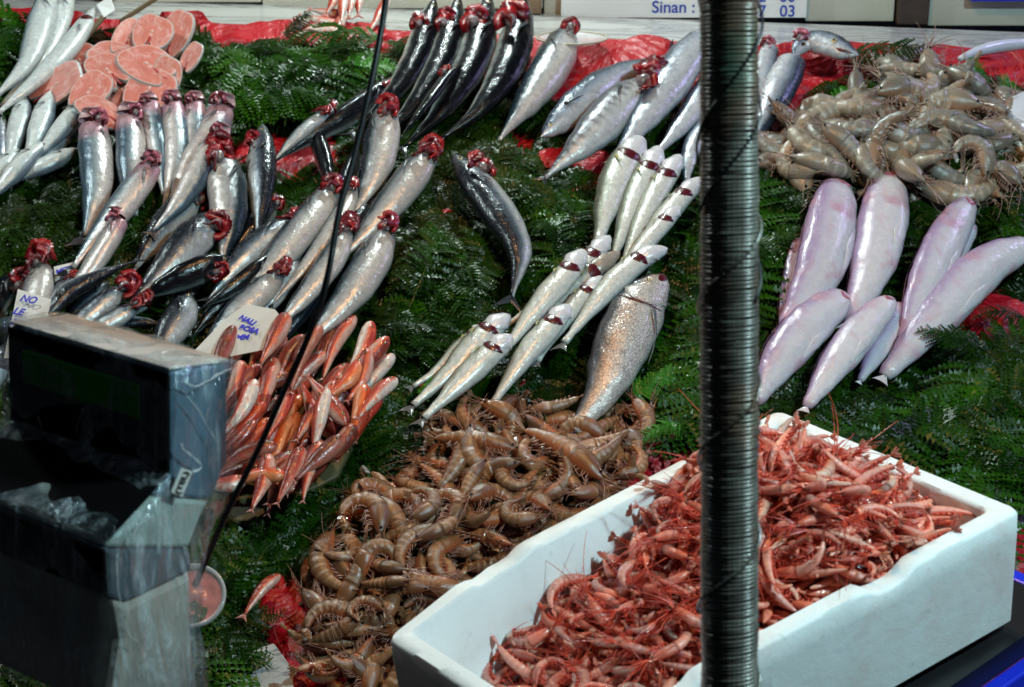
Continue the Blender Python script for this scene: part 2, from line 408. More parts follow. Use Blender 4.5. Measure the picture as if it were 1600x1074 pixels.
ctr = empty('market_counter', P0, 'sloping timber counter that carries the red sheet and all the fish', 'counter')
def ledge_pt(u, t, h=0):
    vt = VB[0] + (VB[1] - VB[0]) * ((u - uv(pBL)[0]) / (uv(pBR)[0] - uv(pBL)[0]))
    return P0 + X * u + S * vt + Vector((0, t, h))
mb = MB()
tl, tr = ledge_pt(U0, 0), ledge_pt(U1, 0)
bl, br = P0 + X * U0 - S * 1.05, P0 + X * U1 - S * 1.05
dn = -N * .03
mb.add([bl + dn * .8, br + dn * .8, tr + dn * .8, tl + dn * .8, bl + dn * 2, br + dn * 2, tr + dn * 2, tl + dn * 2],
       [(0, 1, 2, 3), (7, 6, 5, 4), (0, 4, 5, 1), (1, 5, 6, 2), (2, 6, 7, 3), (3, 7, 4, 0)])
rel(mb.build('table_board', M['wood_dark'], ctr), ctr)
for u in (-1.15, 0, 1.1):
    for v in (-.95, .75):
        top = P0 + X * u + S * v - N * .07
        m2 = MB().box((top.x, top.y, top.z / 2), X * .07, Vector((0, .07, 0)), Vector((0, 0, top.z)))
        rel(m2.build('leg', M['wood_dark'], ctr), ctr)
# marble ledge
LD = 0
_q = hit(1000, 27, ledge_pt(0, 0, .012), (ledge_pt(1, 0) - ledge_pt(0, 0)).cross(Vector((0, 1, 0))).normalized()); LD = (_q - ledge_pt(_q.x, 0)).y
mb = MB()
c = [ledge_pt(-1.5, .004, .012), ledge_pt(1.6, .004, .012), ledge_pt(1.6, LD, .012), ledge_pt(-1.5, LD, .012)]
mb.add(c + [p - Vector((0, 0, .05)) for p in c], [(0, 1, 2, 3), (7, 6, 5, 4), (0, 4, 5, 1), (1, 5, 6, 2), (2, 6, 7, 3), (3, 7, 4, 0)])
lg = mb.build('marble_ledge', M['marble'], bevel=.004)
tag(lg, 'grey veined marble ledge running behind the sloping counter', 'ledge')
mb = MB(); q0, q1 = ledge_pt(-1.5, LD - .02, -.04), ledge_pt(1.6, LD - .02, -.04)
mb.add([ledge_pt(-1.5, .03, -.045), ledge_pt(1.6, .03, -.045), q1, q0, *(Vector((p.x, p.y, 0)) for p in (ledge_pt(-1.5, .03), ledge_pt(1.6, .03), q1, q0))],
       [(0, 1, 2, 3), (7, 6, 5, 4), (0, 4, 5, 1), (1, 5, 6, 2), (2, 6, 7, 3), (3, 7, 4, 0)])
tag(mb.build('ledge_base', M['wood_dark']), 'dark boxed base standing under the marble ledge', 'base cabinet')
# wall behind the ledge: panels, posts, sign
yW = ledge_pt(0, LD).y
def wall_pt(px, py, back=0.0):
    return hit(px, py, Vector((0, yW + back, 0)), Vector((0, 1, 0)))
wl = empty('back_wall', wall_pt(800, 0), 'cream boarded back wall above the marble ledge', 'wall')
def wall_box(name, x0, x1, mat, proud, y1=None, top=1.9, parent=wl, bottom=None):
    a, b = wall_pt(x0, 0), wall_pt(x1, 0)
    zb = (ledge_pt((a.x + b.x) / 2, LD).z + .013) if bottom is None else bottom
    m_ = MB().box(((a.x + b.x) / 2, yW + .02 - proud / 2, (zb + top) / 2), X * (b.x - a.x), Vector((0, .04 + proud, 0)), Vector((0, 0, top - zb)))
    o = m_.build(name, mat, parent, bevel=.003)
    return rel(o, parent)
for i, (x0, x1, mt, pr) in enumerate([(150, 408, 'board', .002), (410, 848, 'board', .002), (850, 1258, 'board', 0), (1260, 1398, 'board', .004), (1452, 1700, 'board', .004)]):
    wall_box('wall_board', x0, x1, M[mt], pr)
wall_box('wooden_post', 812, 846, M['wood'], .03)
wall_box('wooden_post', 1401, 1449, M['wood_dark'], .03)
wall_box('wooden_post', 150, 176, M['wood_dark'], .02)
V = [wall_pt(-900, 0, .1), wall_pt(148, 0, .1)]
mb = MB().box((-1.55, yW + .3, 1.1), X * 1.5, Vector((0, .05, 0)), Vector((0, 0, 2.2)))
tag(mb.build('side_wall', M['black_rubber']), 'unlit black partition at the far left of the stall', 'partition')

# sign
sg = empty('sign_board', wall_pt(1065, 0), 'white sign with blue lettering standing behind the marble ledge', 'sign')
a, b = wall_pt(876, 24), wall_pt(1256, 26)
zb = a.z
o = MB().box(((a.x + b.x) / 2, yW - .03, zb + .13), X * (b.x - a.x), Vector((0, .012, 0)), Vector((0, 0, .26))).build('sign_face', M['white_paint'], sg, bevel=.001); rel(o, sg)
def text(s_, px, py, size, mat, parent, font_off=.0373, spacing=1.0):
    cu = bpy.data.curves.new('lettering', 'FONT'); cu.body = s_; cu.size = size; cu.extrude = .0006; cu.offset = .0004; cu.space_character = spacing
    o_ = bpy.data.objects.new('lettering', cu); COL.objects.link(o_)
    p = hit(px, py, Vector((0, yW - font_off, 0)), Vector((0, 1, 0)))
    cu.materials.append(mat); o_.parent = parent
    o_.location = p - parent.location; o_.rotation_euler = (R(90), 0, 0); return solid_text(o_)
k = depth(wall_pt(1000, 10)) / F
text('Sinan : 0', 1018, 20, 26 * k, M['blue_print'], sg)
text('7   03', 1184, 26, 25 * k, M['blue_print'], sg)
text('2   00', 1184, 3, 25 * k, M['blue_print'], sg)

# ------------------------------------------------------------------ ferns
def frond_template(seed, L=.24, npair=20, leaf=8):
    r = random.Random(seed); V = []; Fc = []
    bendx = r.uniform(-.5, .5); bendz = r.uniform(-.5, -.1)
    def spine(t): return Vector((L * t, L * bendx * t * t * .5, L * (.12 * math.sin(t * 3) + bendz * t * t * .35)))
    def strip(pts, wds, side):
        o = len(V)
        for p, wd in zip(pts, wds): V.append(p - side * wd); V.append(p + side * wd)
        for i in range(len(pts) - 1): Fc.append((o + 2 * i, o + 2 * i + 1, o + 2 * i + 3)); Fc.append((o + 2 * i, o + 2 * i + 3, o + 2 * i + 2))
    strip([spine(i / 8) for i in range(9)], [.0013 * (1 - i / 9) + .0003 for i in range(9)], Vector((0, 1, 0)))
    for i in range(npair):
        t = .1 + .88 * (i + .5) / npair
        ln = L * .3 * math.sin(math.pi * min(1, (1 - t) * .62 + .04)) ** .8 * r.uniform(.85, 1.1)
        p = spine(t)
        for s in (-1, 1):
            a = R(68 - 18 * t) * s; d = Vector((math.cos(a), math.sin(a), r.uniform(-.35, .15))).normalized()
            nl = max(3, int(leaf * ln / (L * .25)))
            side = Vector((-d.y, d.x, 0)).normalized(); tw = r.uniform(-.5, .5)
            side = (side + Vector((0, 0, tw))).normalized()
            step = ln / nl; strip([p, p + d * ln * .5 + Vector((0, 0, -.06 * ln)), p + d * ln + Vector((0, 0, -.25 * ln))], [min(.003, ln * .06), min(.0028, ln * .05), .0004], side)
            for k_ in range(nl):
                q = p + d * (step * (k_ + .3)) + Vector((0, 0, -.25 * ln * (k_ / nl) ** 2))
                lw = step * .95; ll = min(ln * .22, .0115) * (1 - .66 * k_ / nl)
                for z in (-1, 1):
                    o = len(V); f_ = side * z
                    V.extend([q - d * lw * .5, q + f_ * ll + d * lw * .35 + Vector((0, 0, r.uniform(-.3, .3) * ll)), q + d * lw * .5])
                    Fc.append((o, o + 1, o + 2) if z < 0 else (o + 2, o + 1, o))
    return np.array([tuple(v) for v in V], dtype=np.float32), np.array([f for f in Fc], dtype=np.int32)
TPL = [frond_template(s) for s in range(7)]
MNB = np.array([tuple(X), tuple(S), tuple(N)], dtype=np.float32)      # rows: counter axes
def rot_np(yaw, pitch, roll):
    cy, sy, cp, sp, cr, sr = math.cos(yaw), math.sin(yaw), math.cos(pitch), math.sin(pitch), math.cos(roll), math.sin(roll)
    Rz = np.array([[cy, -sy, 0], [sy, cy, 0], [0, 0, 1]]); Ry = np.array([[cp, 0, sp], [0, 1, 0], [-sp, 0, cp]]); Rx = np.array([[1, 0, 0], [0, cr, -sr], [0, sr, cr]])
    return (Rz @ Ry @ Rx).astype(np.float32)
def ferns(name, items, mat, loc=None):
    Vs = []; Fs = []; o = 0
    for (u, v, h, yaw, pitch, roll, sc, ti) in items:
        tv, tf = TPL[ti]
        q = (tv * sc) @ rot_np(yaw, pitch, roll).T
        q = q + np.array([u, v, h], dtype=np.float32); q[:, 2] = np.maximum(q[:, 2], .004)
        Vs.append(q @ MNB + np.array(tuple(P0), dtype=np.float32)); Fs.append(tf + o); o += len(tv)
    Va = np.concatenate(Vs); Fa = np.concatenate(Fs)
    if loc is not None: Va = Va - np.array(tuple(loc), dtype=np.float32)
    me = bpy.data.meshes.new(name)
    me.vertices.add(len(Va)); me.vertices.foreach_set('co', Va.ravel())
    me.loops.add(Fa.size); me.loops.foreach_set('vertex_index', Fa.ravel())
    me.polygons.add(len(Fa)); me.polygons.foreach_set('loop_start', np.arange(0, Fa.size, 3, dtype=np.int32)); me.polygons.foreach_set('loop_total', np.full(len(Fa), 3, dtype=np.int32))
    me.update(calc_edges=True); me.materials.append(mat)
    ob = link(bpy.data.objects.new(name, me))
    if loc is not None: ob.location = loc
    return ob
def px_of(p): q = p - CAM; d = q.dot(cF); return 800 + F * q.x / d, 537 - F * q.dot(cU) / d
def inside(poly, x, y):
    c_ = False; n = len(poly); j = n - 1
    for i in range(n):
        (xi, yi), (xj, yj) = poly[i], poly[j]
        if (yi > y) != (yj > y) and x < (xj - xi) * (y - yi) / (yj - yi) + xi: c_ = not c_
        j = i
    return c_
def sprig(px, py, ang, sc, label, mat='fern_light', h=.075, pitch=-.08, roll=.2, ti=0):
    p = at(px, py, h); u, v = uv(p)
    o_ = ferns('fern_sprig', [(u, v, h, R(ang), pitch, roll, sc, ti)], M[mat], loc=p)
    return tag(o_, label, 'fern sprig', 'single fern sprigs lying on top')
sprig(655, 628, 55, .26, 'small bright green fern tip lying on the lowest white bass pair')
sprig(980, 625, 25, .5, 'bright green fern sprig between the big bass and the wrapped post')
sprig(1080, 660, 200, .45, 'light fern sprig just left of the post above the foam box', ti=2)
sprig(1000, 735, 95, .28, 'short dark green fern leaf over the red patch above the foam box', 'fern', ti=3)
sprig(1330, 720, 22, 1.15, 'long fern frond stretching right above the foam box rim', 'fern', ti=4, roll=0)
sprig(1555, 560, 150, .6, 'fern frond crossing the lower lilac fish tails at the right', 'fern', ti=5, h=.1)
sprig(520, 120, 20, .6, 'yellow green fern frond below the top red strip', ti=1)
sprig(440, 62, 40, .4, 'fern frond curling upright over the red strip beside small pink fish', 'fern', ti=2, pitch=-.2)
sprig(1530, 150, 95, .42, 'fresh fern frond standing behind the grey prawns at top right', ti=0, pitch=-.6, h=.05)
sprig(1580, 190, 100, .45, 'fern frond beside the white bag at the top right corner', ti=3, pitch=-.6, h=.05)
sprig(1290, 165, 30, .45, 'fresh fern between the long mackerel and grey prawns', ti=5)
sprig(1610, 500, 170, .45, 'dark fern frond over the large red patch at the right edge', 'fern', ti=2, h=.07)
sprig(1540, 560, 60, .4, 'short dark fern frond at the lower rim of the right red patch', 'fern', ti=6, h=.07)
sprig(640, 480, 70, .9, 'broad dark fern frond in the middle gap beside the largest bonitos', 'fern', ti=6, h=.09)
sprig(700, 360, -110, .8, 'dark fern frond left of the single black bonito in the middle gap', 'fern', ti=1, h=.09)
sprig(330, 1010, 40, .5, 'fern frond at the foot of the plastic cup', 'fern', ti=1, h=.05)

# ------------------------------------------------------------------ fish
PROF = {   # half height along the body, 0 snout .. 1 tail root, relative to the given half width
    'bonito': [(0, .1), (.06, .4), (.16, .78), (.3, 1), (.5, .97), (.7, .68), (.86, .3), (.95, .13), (1, .1)],
    'headless': [(0, .72), (.05, .86), (.2, 1), (.45, 1), (.7, .72), (.88, .34), (.96, .2), (1, .18)],
    'bass': [(0, .28), (.04, .56), (.13, .84), (.28, .98), (.42, 1), (.62, .78), (.82, .42), (.93, .26), (1, .28)],
    'bigbass': [(0, .3), (.05, .5), (.14, .76), (.28, .98), (.45, 1), (.62, .84), (.82, .5), (.93, .3), (1, .3)],
    'slim': [(0, .12), (.06, .4), (.18, .8), (.35, 1), (.55, .95), (.78, .58), (.92, .25), (1, .16)],
    'monk': [(0, .4), (.05, .62), (.16, .86), (.35, 1), (.6, .92), (.8, .64), (.92, .4), (.97, .36), (1, .26)],
    'mullet': [(0, .3), (.05, .62), (.14, .9), (.28, 1), (.5, .9), (.72, .58), (.88, .32), (1, .2)],
}
FISHPTS = []
class Fish:
    def __init__(s, pts, hw, prof='bonito', side=1, roll=0.0, thick=.7, h=.05, lift0=0, lift1=0, flat_n=26):
        h += .014; n = flat_n; s.n = n; s.side = side; s.prof = PROF[prof]; s.thick = thick
        P = [at(x, y, h) for x, y in pts]
        mid = P[len(P) // 2]; s.hw = hw * depth(mid) / F
        sup = s.hw * (thick + (1 - thick) * abs(math.sin(roll)))
        P = [at(x, y, h + sup * .85) for x, y in pts]
        s.S = catmull(P, n)
        # follow the heap: ends sag a little, extra lift where asked
        for i in range(n):
            t = i / (n - 1)
            s.S[i] = s.S[i] + N * (lift0 * (1 - t) ** 2 + lift1 * t ** 2 - s.hw * .35 * (t ** 3))
        if hw > 10: FISHPTS.extend((*uv(q), s.hw * .8) for q in s.S[::2])
        s.roll = roll; s.L = sum((s.S[i + 1] - s.S[i]).length for i in range(n - 1))
        s.root_loc = s.S[n // 2] - N * sup
    def frame(s, t):
        n = s.n; f = max(0, min(1, t)) * (n - 1); k_ = min(int(f), n - 2); q = f - k_
        p = s.S[k_].lerp(s.S[k_ + 1], q)
        a = s.S[max(0, k_ - 1)]; b = s.S[min(n - 1, k_ + 2)]
        T = (b - a).normalized(); Lt = T.cross(N).normalized() * s.side; Nn = Lt.cross(T).normalized()
        if Nn.dot(N) < 0: Nn = -Nn
        D = Lt * math.cos(s.roll) + Nn * math.sin(s.roll); E_ = -Lt * math.sin(s.roll) + Nn * math.cos(s.roll)
        return p, T, D, E_
    def surf(s, t, psi, off=0.0):
        p, T, D, E_ = s.frame(t); a = s.hw * interp(max(0, min(1, t)), s.prof); b = a * (s.thick + .12 * (t > .85))
        return p + D * (a * math.cos(psi) + off * math.cos(psi)) + E_ * (b * math.sin(psi) + off * math.sin(psi))
    def body(s, root, mat, m=16, nr=26):
        V = []; Fc = []; UV = []
        ts = [0.0, .012, .03, .055] + [.055 + (1 - .055) * i / (nr - 4) for i in range(1, nr - 3)]
        for i, t in enumerate(ts):
            sh = (.35, .75, .93, 1)[i] if i < 4 else 1
            p, T, D, E_ = s.frame(t)
            for j in range(m):
                psi = 2 * math.pi * j / m
                q = s.surf(t, psi); q = p + (q - p) * sh
                q = q + (q - p).normalized() * s.hw * .05 * noise.noise((q.x * 40, q.y * 40, q.z * 40))
                V.append(q); UV.append((t, (math.cos(psi) + 1) / 2))
            if i:
                o = i * m
                for j in range(m): Fc.append((o - m + j, o - m + (j + 1) % m, o + (j + 1) % m, o + j))
        V.append(s.frame(0)[0] - s.frame(.05)[1] * s.hw * .06); UV.append((0, .5)); V.append(s.frame(1)[0]); UV.append((1, .5))
        k_ = len(ts) - 1
        for j in range(m): Fc.append(((j + 1) % m, j, len(V) - 2)); Fc.append((k_ * m + j, k_ * m + (j + 1) % m, len(V) - 1))
        # keep outward normals whichever way the fish lies
        if s.side < 0: pass
        o_ = mesh('body', V, Fc, mat, root, True, UV)
        return rel(o_, root)
    def patch(s, root, name, mat, t0, t1, p0, p1, off=.0012, nt=5, npp=9, lens=True):
        """a lens-shaped piece lying on the skin"""
        V = []; Fc = []
        for j in range(npp + 1):
            f = j / npp; psi = p0 + (p1 - p0) * f; wd = math.sin(math.pi * f) if lens else 1
            tm = (t0 + t1) / 2 + .02 * math.sin(math.pi * f)
            for i in range(nt + 1):
                g = i / nt * 2 - 1
                V.append(s.surf(tm + g * (t1 - t0) / 2 * wd, psi, off * (1 - .8 * g * g) + .0003))
        for j in range(npp):
            for i in range(nt): a = j * (nt + 1) + i; Fc.append((a, a + 1, a + nt + 2, a + nt + 1))
        return rel(mesh(name, V, Fc, mat, root), root)
    def tail(s, root, mat, size=1.3, fork=.55, name='tail_fin'):
        p, T, D, E_ = s.frame(1); z = s.hw * size
        V = []; Fc = []
        out = [(-.15, .1), (.5, .55), (1.15, 1), (1.0, .8), (1 - fork, 0), (1.0, -.8), (1.15, -1), (.5, -.55), (-.15, -.1)]
        q = [p + T * (a * z) + D * (b * z) + E_ * (.05 * z * math.sin(5 * b)) for a, b in out]
        c = p + T * z * .25
        for e in (1, -1):
            V += [v + E_ * .0008 * e for v in q] + [c + E_ * .002 * e]
        for i in range(8): Fc.append((i, i + 1, 9)); Fc.append((i + 11, i + 10, 19)); Fc.append((i, i + 10, i + 11, i + 1))
        return rel(mesh(name, V, Fc, mat, root, False), root)
    def pect(s, root, mat, t=.28, psi=1.7, ln=.9, name='pectoral_fin', ang=.5):
        V = []; Fc = []; n = 6; dt = ln * s.hw / s.L
        for i in range(n + 1):
            f = i / n; wd = .26 * (1 - f) ** .8 + .01
            for g in (-1, 1):
                V.append(s.surf(t + dt * f * 1.3, psi + ang * f + g * wd * .5, .002 + .006 * f))
        for i in range(n): a = 2 * i; Fc.append((a, a + 1, a + 3, a + 2))
        o_ = mesh(name, V, Fc, mat, root, True)
        sd = o_.modifiers.new('thickness', 'SOLIDIFY'); sd.thickness = .0009
        return rel(o_, root)
    def eye(s, root, t=.08, psi=1.35, r=.13):
        psi = max(psi, 1.25)
        for sg_ in (1,):
            p = s.surf(t, psi, 0); z = s.hw * r; pp, T, D, E_ = s.frame(t); nrm = (p - pp).normalized()
            a = T; b = nrm.cross(a).normalized(); a = b.cross(nrm).normalized()
            def disc(rad, hh, k_=14, rings=3):
                V = [p + nrm * (hh)]; Fc = []
                for i in range(1, rings + 1):
                    f = i / rings
                    for j in range(k_): th = 2 * math.pi * j / k_; V.append(p + (a * math.cos(th) + b * math.sin(th)) * rad * f + nrm * (hh * (1 - f * f) - .0005 * (i == rings)))
                for j in range(k_): Fc.append((0, 1 + j, 1 + (j + 1) % k_))
                for i in range(rings - 1):
                    for j in range(k_): o1 = 1 + i * k_; o2 = o1 + k_; Fc.append((o1 + j, o2 + j, o2 + (j + 1) % k_, o1 + (j + 1) % k_))
                return V, Fc
            V, Fc = disc(z, .0022); e = rel(mesh('eye', V, Fc, M['iris'], root), root)
            V, Fc = disc(z * .62, .0036); pu = rel(mesh('pupil', V, Fc, M['eye'], root), root); pu.parent = e
    def gills(s, root, t=.17, psi=math.pi, size=1.0, mats=('gill', 'gill_bright'), n=4, seed=0, lift=.5, fwd=0.0):
        """frilled gill arches pulled out of the head and fanned open"""
        r = random.Random(seed)
        pp, T, D, E_ = s.frame(t)
        up = E_ if E_.dot(N) > 0 else -E_
        c = s.surf(t, psi, 0) * .55 + pp * .45 + up * s.hw * s.thick * lift - T * s.hw * fwd
        z = s.hw * size * 1.08
        for k_ in range(n):
            tilt = -.9 + 1.8 * k_ / max(1, n - 1) + r.uniform(-.2, .2)
            ax = (-T * math.cos(tilt) + up * .5 + (-D) * (.25 + .3 * r.random())).normalized()      # points the fan opens to
            sidev = ax.cross(up * math.cos(tilt) + T * math.sin(tilt)).normalized(); nn = sidev.cross(ax).normalized()
            o0 = c + (-T) * z * (.32 * k_ - .35) + sidev * z * r.uniform(-.1, .1)
            V = []; Fc = []; m = 30; sp = R(r.uniform(95, 125)); r0 = z * r.uniform(.28, .4); r1 = z * r.uniform(.7, .9)
            for i in range(m + 1):
                a = -sp + 2 * sp * i / m; dr = ax * math.cos(a) + sidev * math.sin(a)
                ru = 1 + .09 * (i % 2) + r.uniform(-.04, .04)
                wv = z * .16 * math.sin(a * 4 + k_)
                V += [o0 + dr * r0 + nn * wv * .3, o0 + dr * (r0 + r1) * .5 + nn * (wv * .7 + z * .045), o0 + dr * r1 * ru + nn * wv, o0 + dr * (r0 + r1) * .5 + nn * (wv * .7 - z * .045)]
            for i in range(m):
                for j in range(4): a = 4 * i; Fc.append((a + j, a + (j + 1) % 4, a + 4 + (j + 1) % 4, a + 4 + j))
            Fc += [(3, 2, 1, 0), tuple(4 * m + j for j in range(4))]
            rel(mesh('gill', V, Fc, M[mats[k_ % len(mats)]], root), root)
        # pale inside of the opened throat
        V = []; Fc = []; o0 = c - T * z * .1 + up * z * .1
        for i in range(5):
            f = i / 4
            for j in range(10): th = 2 * math.pi * j / 10; V.append(o0 + (-T * math.cos(th) * .42 + D * math.sin(th) * .3) * z * math.cos(f * 1.5) + up * z * .3 * math.sin(f * 1.5))
            if i:
                for j in range(10): Fc.append(((i - 1) * 10 + j, (i - 1) * 10 + (j + 1) % 10, i * 10 + (j + 1) % 10, i * 10 + j))
        rel(mesh('throat', V, Fc, M['throat'], root), root)
def fish_root(f, label, group, cat='fish', name='fish'):
    return empty(name, f.root_loc, label, cat, group)

G1 = 'bonitos laid with opened red gills'
def bonito(pts, hw, label, side=1, roll=.2, mat='bonito', gill=1.0, h=.05, tail=1.0, gt=.16, seed=0, gpsi=math.pi, l0=0, l1=0, eye=True, gn=4, pect=True, fwd=0, thick=.72):
    vr = random.Random(len(label) * 7 + int(pts[0][0])); gill *= vr.uniform(.95, 1.4); gn = vr.choice((3, 4, 5)); hw *= vr.uniform(.9, 1.04)
    f = Fish(pts, hw, 'bonito', side, roll, thick, h, l0, l1)
    r_ = fish_root(f, label, G1, 'bonito', 'bonito')
    f.body(r_, M[mat])
    if tail: f.tail(r_, M['fin_dark'], tail)
    if gill: f.gills(r_, gt + .035, gpsi * .8, gill, seed=seed + len(label), n=gn, fwd=fwd)
    if pect: f.pect(r_, M['fin_dark'], .22, 1.05, .8)
    if eye: f.eye(r_, .075, .9, .13)
    return f
# --- back row, black backs to the right
for i, (pts, hw, lab) in enumerate([
    ([(680, 26), (668, 60), (648, 105), (612, 150), (552, 200)], 25, 'first bonito from the left in the tall row under the wall, black back, white throat'),
    ([(718, 22), (706, 62), (688, 108), (650, 160), (590, 212)], 26, 'second bonito from the left in the tall row under the wall, dark curved back'),
    ([(764, 20), (754, 62), (736, 112), (694, 168), (632, 222)], 27, 'third bonito from the left in the tall row under the wall, long orange glint'),
    ([(818, 22), (808, 72), (788, 122), (746, 172), (690, 208)], 29, 'rightmost black bonito in the tall row under the wall, thickest body')]):
    bonito(pts, hw, lab, side=-1, roll=.0, mat='bonito_row', gill=.75, gt=.2, h=.06 - .006 * i, seed=i, l0=.05, tail=.7)
bonito([(625, 118), (600, 140), (555, 172), (495, 208), (430, 246)], 19, 'slim dark bonito lying left of the tall row, its gill before the red patch', side=1, roll=1.0, mat='bonito_dark', gill=.8, h=.055, seed=9)
bonito([(530, 172), (500, 185), (465, 212), (425, 250)], 16, 'small bonito with pale belly and bright red gill under the slim dark one', side=1, roll=-.4, mat='bonito', gill=.9, h=.075, seed=4, tail=.6)
bonito([(478, 188), (498, 225), (512, 270), (520, 320)], 17, 'black bonito hanging head up in the shadow beside the black cable', side=-1, roll=.9, mat='bonito_dark', gill=.5, h=.05, seed=5, tail=.6)
bonito([(722, 98), (700, 118), (668, 160), (628, 208)], 13, 'thin dark bonito squeezed into the tall row with a bright red gill', side=-1, roll=.5, mat='bonito_dark', gill=.9, h=.1, seed=6, tail=.6)
bonito([(708, 252), (745, 295), (785, 345), (812, 395), (800, 455)], 33, 'lone bonito in the open ferns, black ribbed back and silver belly', side=1, roll=.35, mat='bonito', gill=.8, gt=.17, h=.06, seed=7, tail=.8, l0=.02)
# --- left cluster
bonito([(330, 292), (292, 318), (248, 365), (200, 425)], 27, 'dark bonito behind the fish with the round red gill, left cluster', side=1, roll=.75, gill=.62, gt=.12, h=.05, seed=11, tail=.5)
bonito([(360, 338), (318, 358), (262, 415), (200, 470)], 31, 'thick grey bonito with black snout tip and ring shaped red gill, left cluster', side=1, roll=.45, gill=.62, gt=.14, h=.075, seed=12, tail=.5)
bonito([(352, 250), (356, 300), (358, 350), (345, 410)], 35, 'upright silver bonito with pink sheen and brown black right side', side=-1, roll=-.15, gill=.7, gt=.12, h=.06, seed=13, tail=0, l0=.03, mat='bonito_silver')
bonito([(412, 212), (410, 255), (408, 305), (402, 368)], 26, 'upright black bonito with pointed head beside the upright silver one', side=-1, roll=.35, gill=.55, gt=.17, h=.055, seed=14, tail=.6, l0=.03)
bonito([(470, 338), (430, 362), (382, 400), (325, 460)], 22, 'grey bonito with silver belly right above the black finned one, left cluster', side=1, roll=.2, gill=.8, gt=.1, h=.06, seed=15, mat='bonito', tail=.6)
bonito([(360, 402), (318, 420), (262, 442), (210, 468)], 25, 'blackest bonito crossing the left cluster under the orange glints', side=1, roll=1.1, gill=.55, gt=.18, h=.085, seed=16, mat='bonito_dark', tail=.6)
bonito([(430, 396), (398, 425), (352, 458), (312, 478)], 17, 'narrow ribbed dark bonito between two silver bellies', side=1, roll=1.0, gill=0, h=.075, seed=17, mat='bonito_dark', tail=.6)
bonito([(66, 500), (105, 458), (150, 432), (205, 405)], 20, 'slim silver bonito whose forked tail rises beside the pink bluefish', side=1, roll=.4, gill=0, h=.085, seed=18, mat='bonito', tail=1.1)
bonito([(200, 445), (168, 470), (130, 500), (85, 545)], 22, 'silver bonito with the upper of two big red gill rosettes', side=1, roll=.2, gill=.9, gt=.06, h=.08, seed=19, tail=0, eye=False)
bonito([(222, 475), (190, 492), (150, 515), (100, 550)], 20, 'silver bonito with the lower of two big red gill rosettes', side=1, roll=-.2, gill=.95, gt=.06, h=.09, seed=20, mat='bonito', tail=0, eye=False)
bonito([(140, 520), (180, 508), (220, 502), (262, 506)], 14, 'small slim bonito lying level just above the scale', side=1, roll=.2, gill=0, h=.07, seed=21, mat='bonito', tail=.8)
bonito([(298, 458), (285, 490), (262, 525), (235, 575)], 25, 'triangular grey bonito head pointing up behind the scale', side=1, roll=.4, gill=0, h=.07, seed=22, mat='bonito', tail=0)
bonito([(68, 402), (60, 440), (45, 490), (10, 590)], 31, 'bonito behind the left price card with a square red gill', side=1, roll=-.6, gill=.85, gt=.1, h=.06, seed=23, mat='bonito_silver', tail=0)
bonito([(38, 425), (15, 445), (-12, 480), (-60, 560)], 24, 'black bonito cut by the left edge with a red gill', side=1, roll=.9, gill=.85, gt=.14, h=.06, seed=24, mat='bonito_dark', tail=0)
bonito([(40, 528), (15, 555), (-15, 590), (-60, 640)], 24, 'blue grey bonito low at the left edge beside the scale', side=1, roll=.5, gill=0, h=.06, seed=25, mat='bonito_striped', tail=0)
bonito([(125, 425), (95, 455), (50, 500), (0, 560)], 22, 'bonito lying under the slim silver one, small red gill', side=1, roll=0, gill=.5, gt=.1, h=.055, seed=28, mat='bonito', tail=0)
# --- middle cluster, silver bellies
bonito([(528, 275), (498, 325), (440, 395), (345, 500)], 33, 'large silver green bonito with round red gill crossing behind the cable', side=1, roll=-.1, gill=.7, gt=.1, h=.06, seed=31, mat='bonito_silver', tail=0)
bonito([(556, 280), (535, 335), (490, 400), (425, 470)], 22, 'long pale bonito belly just right of the silver green one', side=1, roll=-.5, gill=.6, gt=.09, h=.07, seed=32, mat='bonito_silver', tail=.5)
bonito([(607, 178), (598, 225), (585, 275), (548, 335)], 31, 'upright bonito with white throat at the top of the middle cluster', side=1, roll=-.3, gill=.75, gt=.15, h=.06, seed=33, mat='bonito_silver', tail=0, l0=.04)
bonito([(685, 238), (645, 285), (598, 335), (530, 400)], 30, 'bonito with ragged red gill and grey snout pointing right, middle cluster', side=1, roll=-.2, gill=.75, gt=.13, h=.085, seed=34, mat='bonito_silver', tail=0, l0=.03)
bonito([(545, 345), (522, 400), (485, 450), (420, 520)], 26, 'pale bonito with two small red gills partly behind the thick cable', side=1, roll=-.2, gill=.65, gt=.1, h=.095, seed=35, mat='bonito_silver', tail=0)
bonito([(608, 346), (580, 410), (535, 475), (462, 545)], 36, 'largest silver bonito at the lower right of the middle cluster', side=1, roll=-.15, gill=.62, gt=.08, h=.075, seed=36, mat='bonito_silver', tail=0)
bonito([(448, 418), (408, 455), (365, 495), (300, 570)], 29, 'silver bonito under the blue lettered price card', side=1, roll=-.1, gill=.6, gt=.07, h=.07, seed=37, mat='bonito_silver', tail=0)
bonito([(470, 400), (440, 440), (410, 480), (380, 520)], 22, 'grey bonito tucked between the card fish and the cable', side=1, roll=.1, gill=0, gt=.07, h=.055, seed=38, mat='bonito', tail=0)
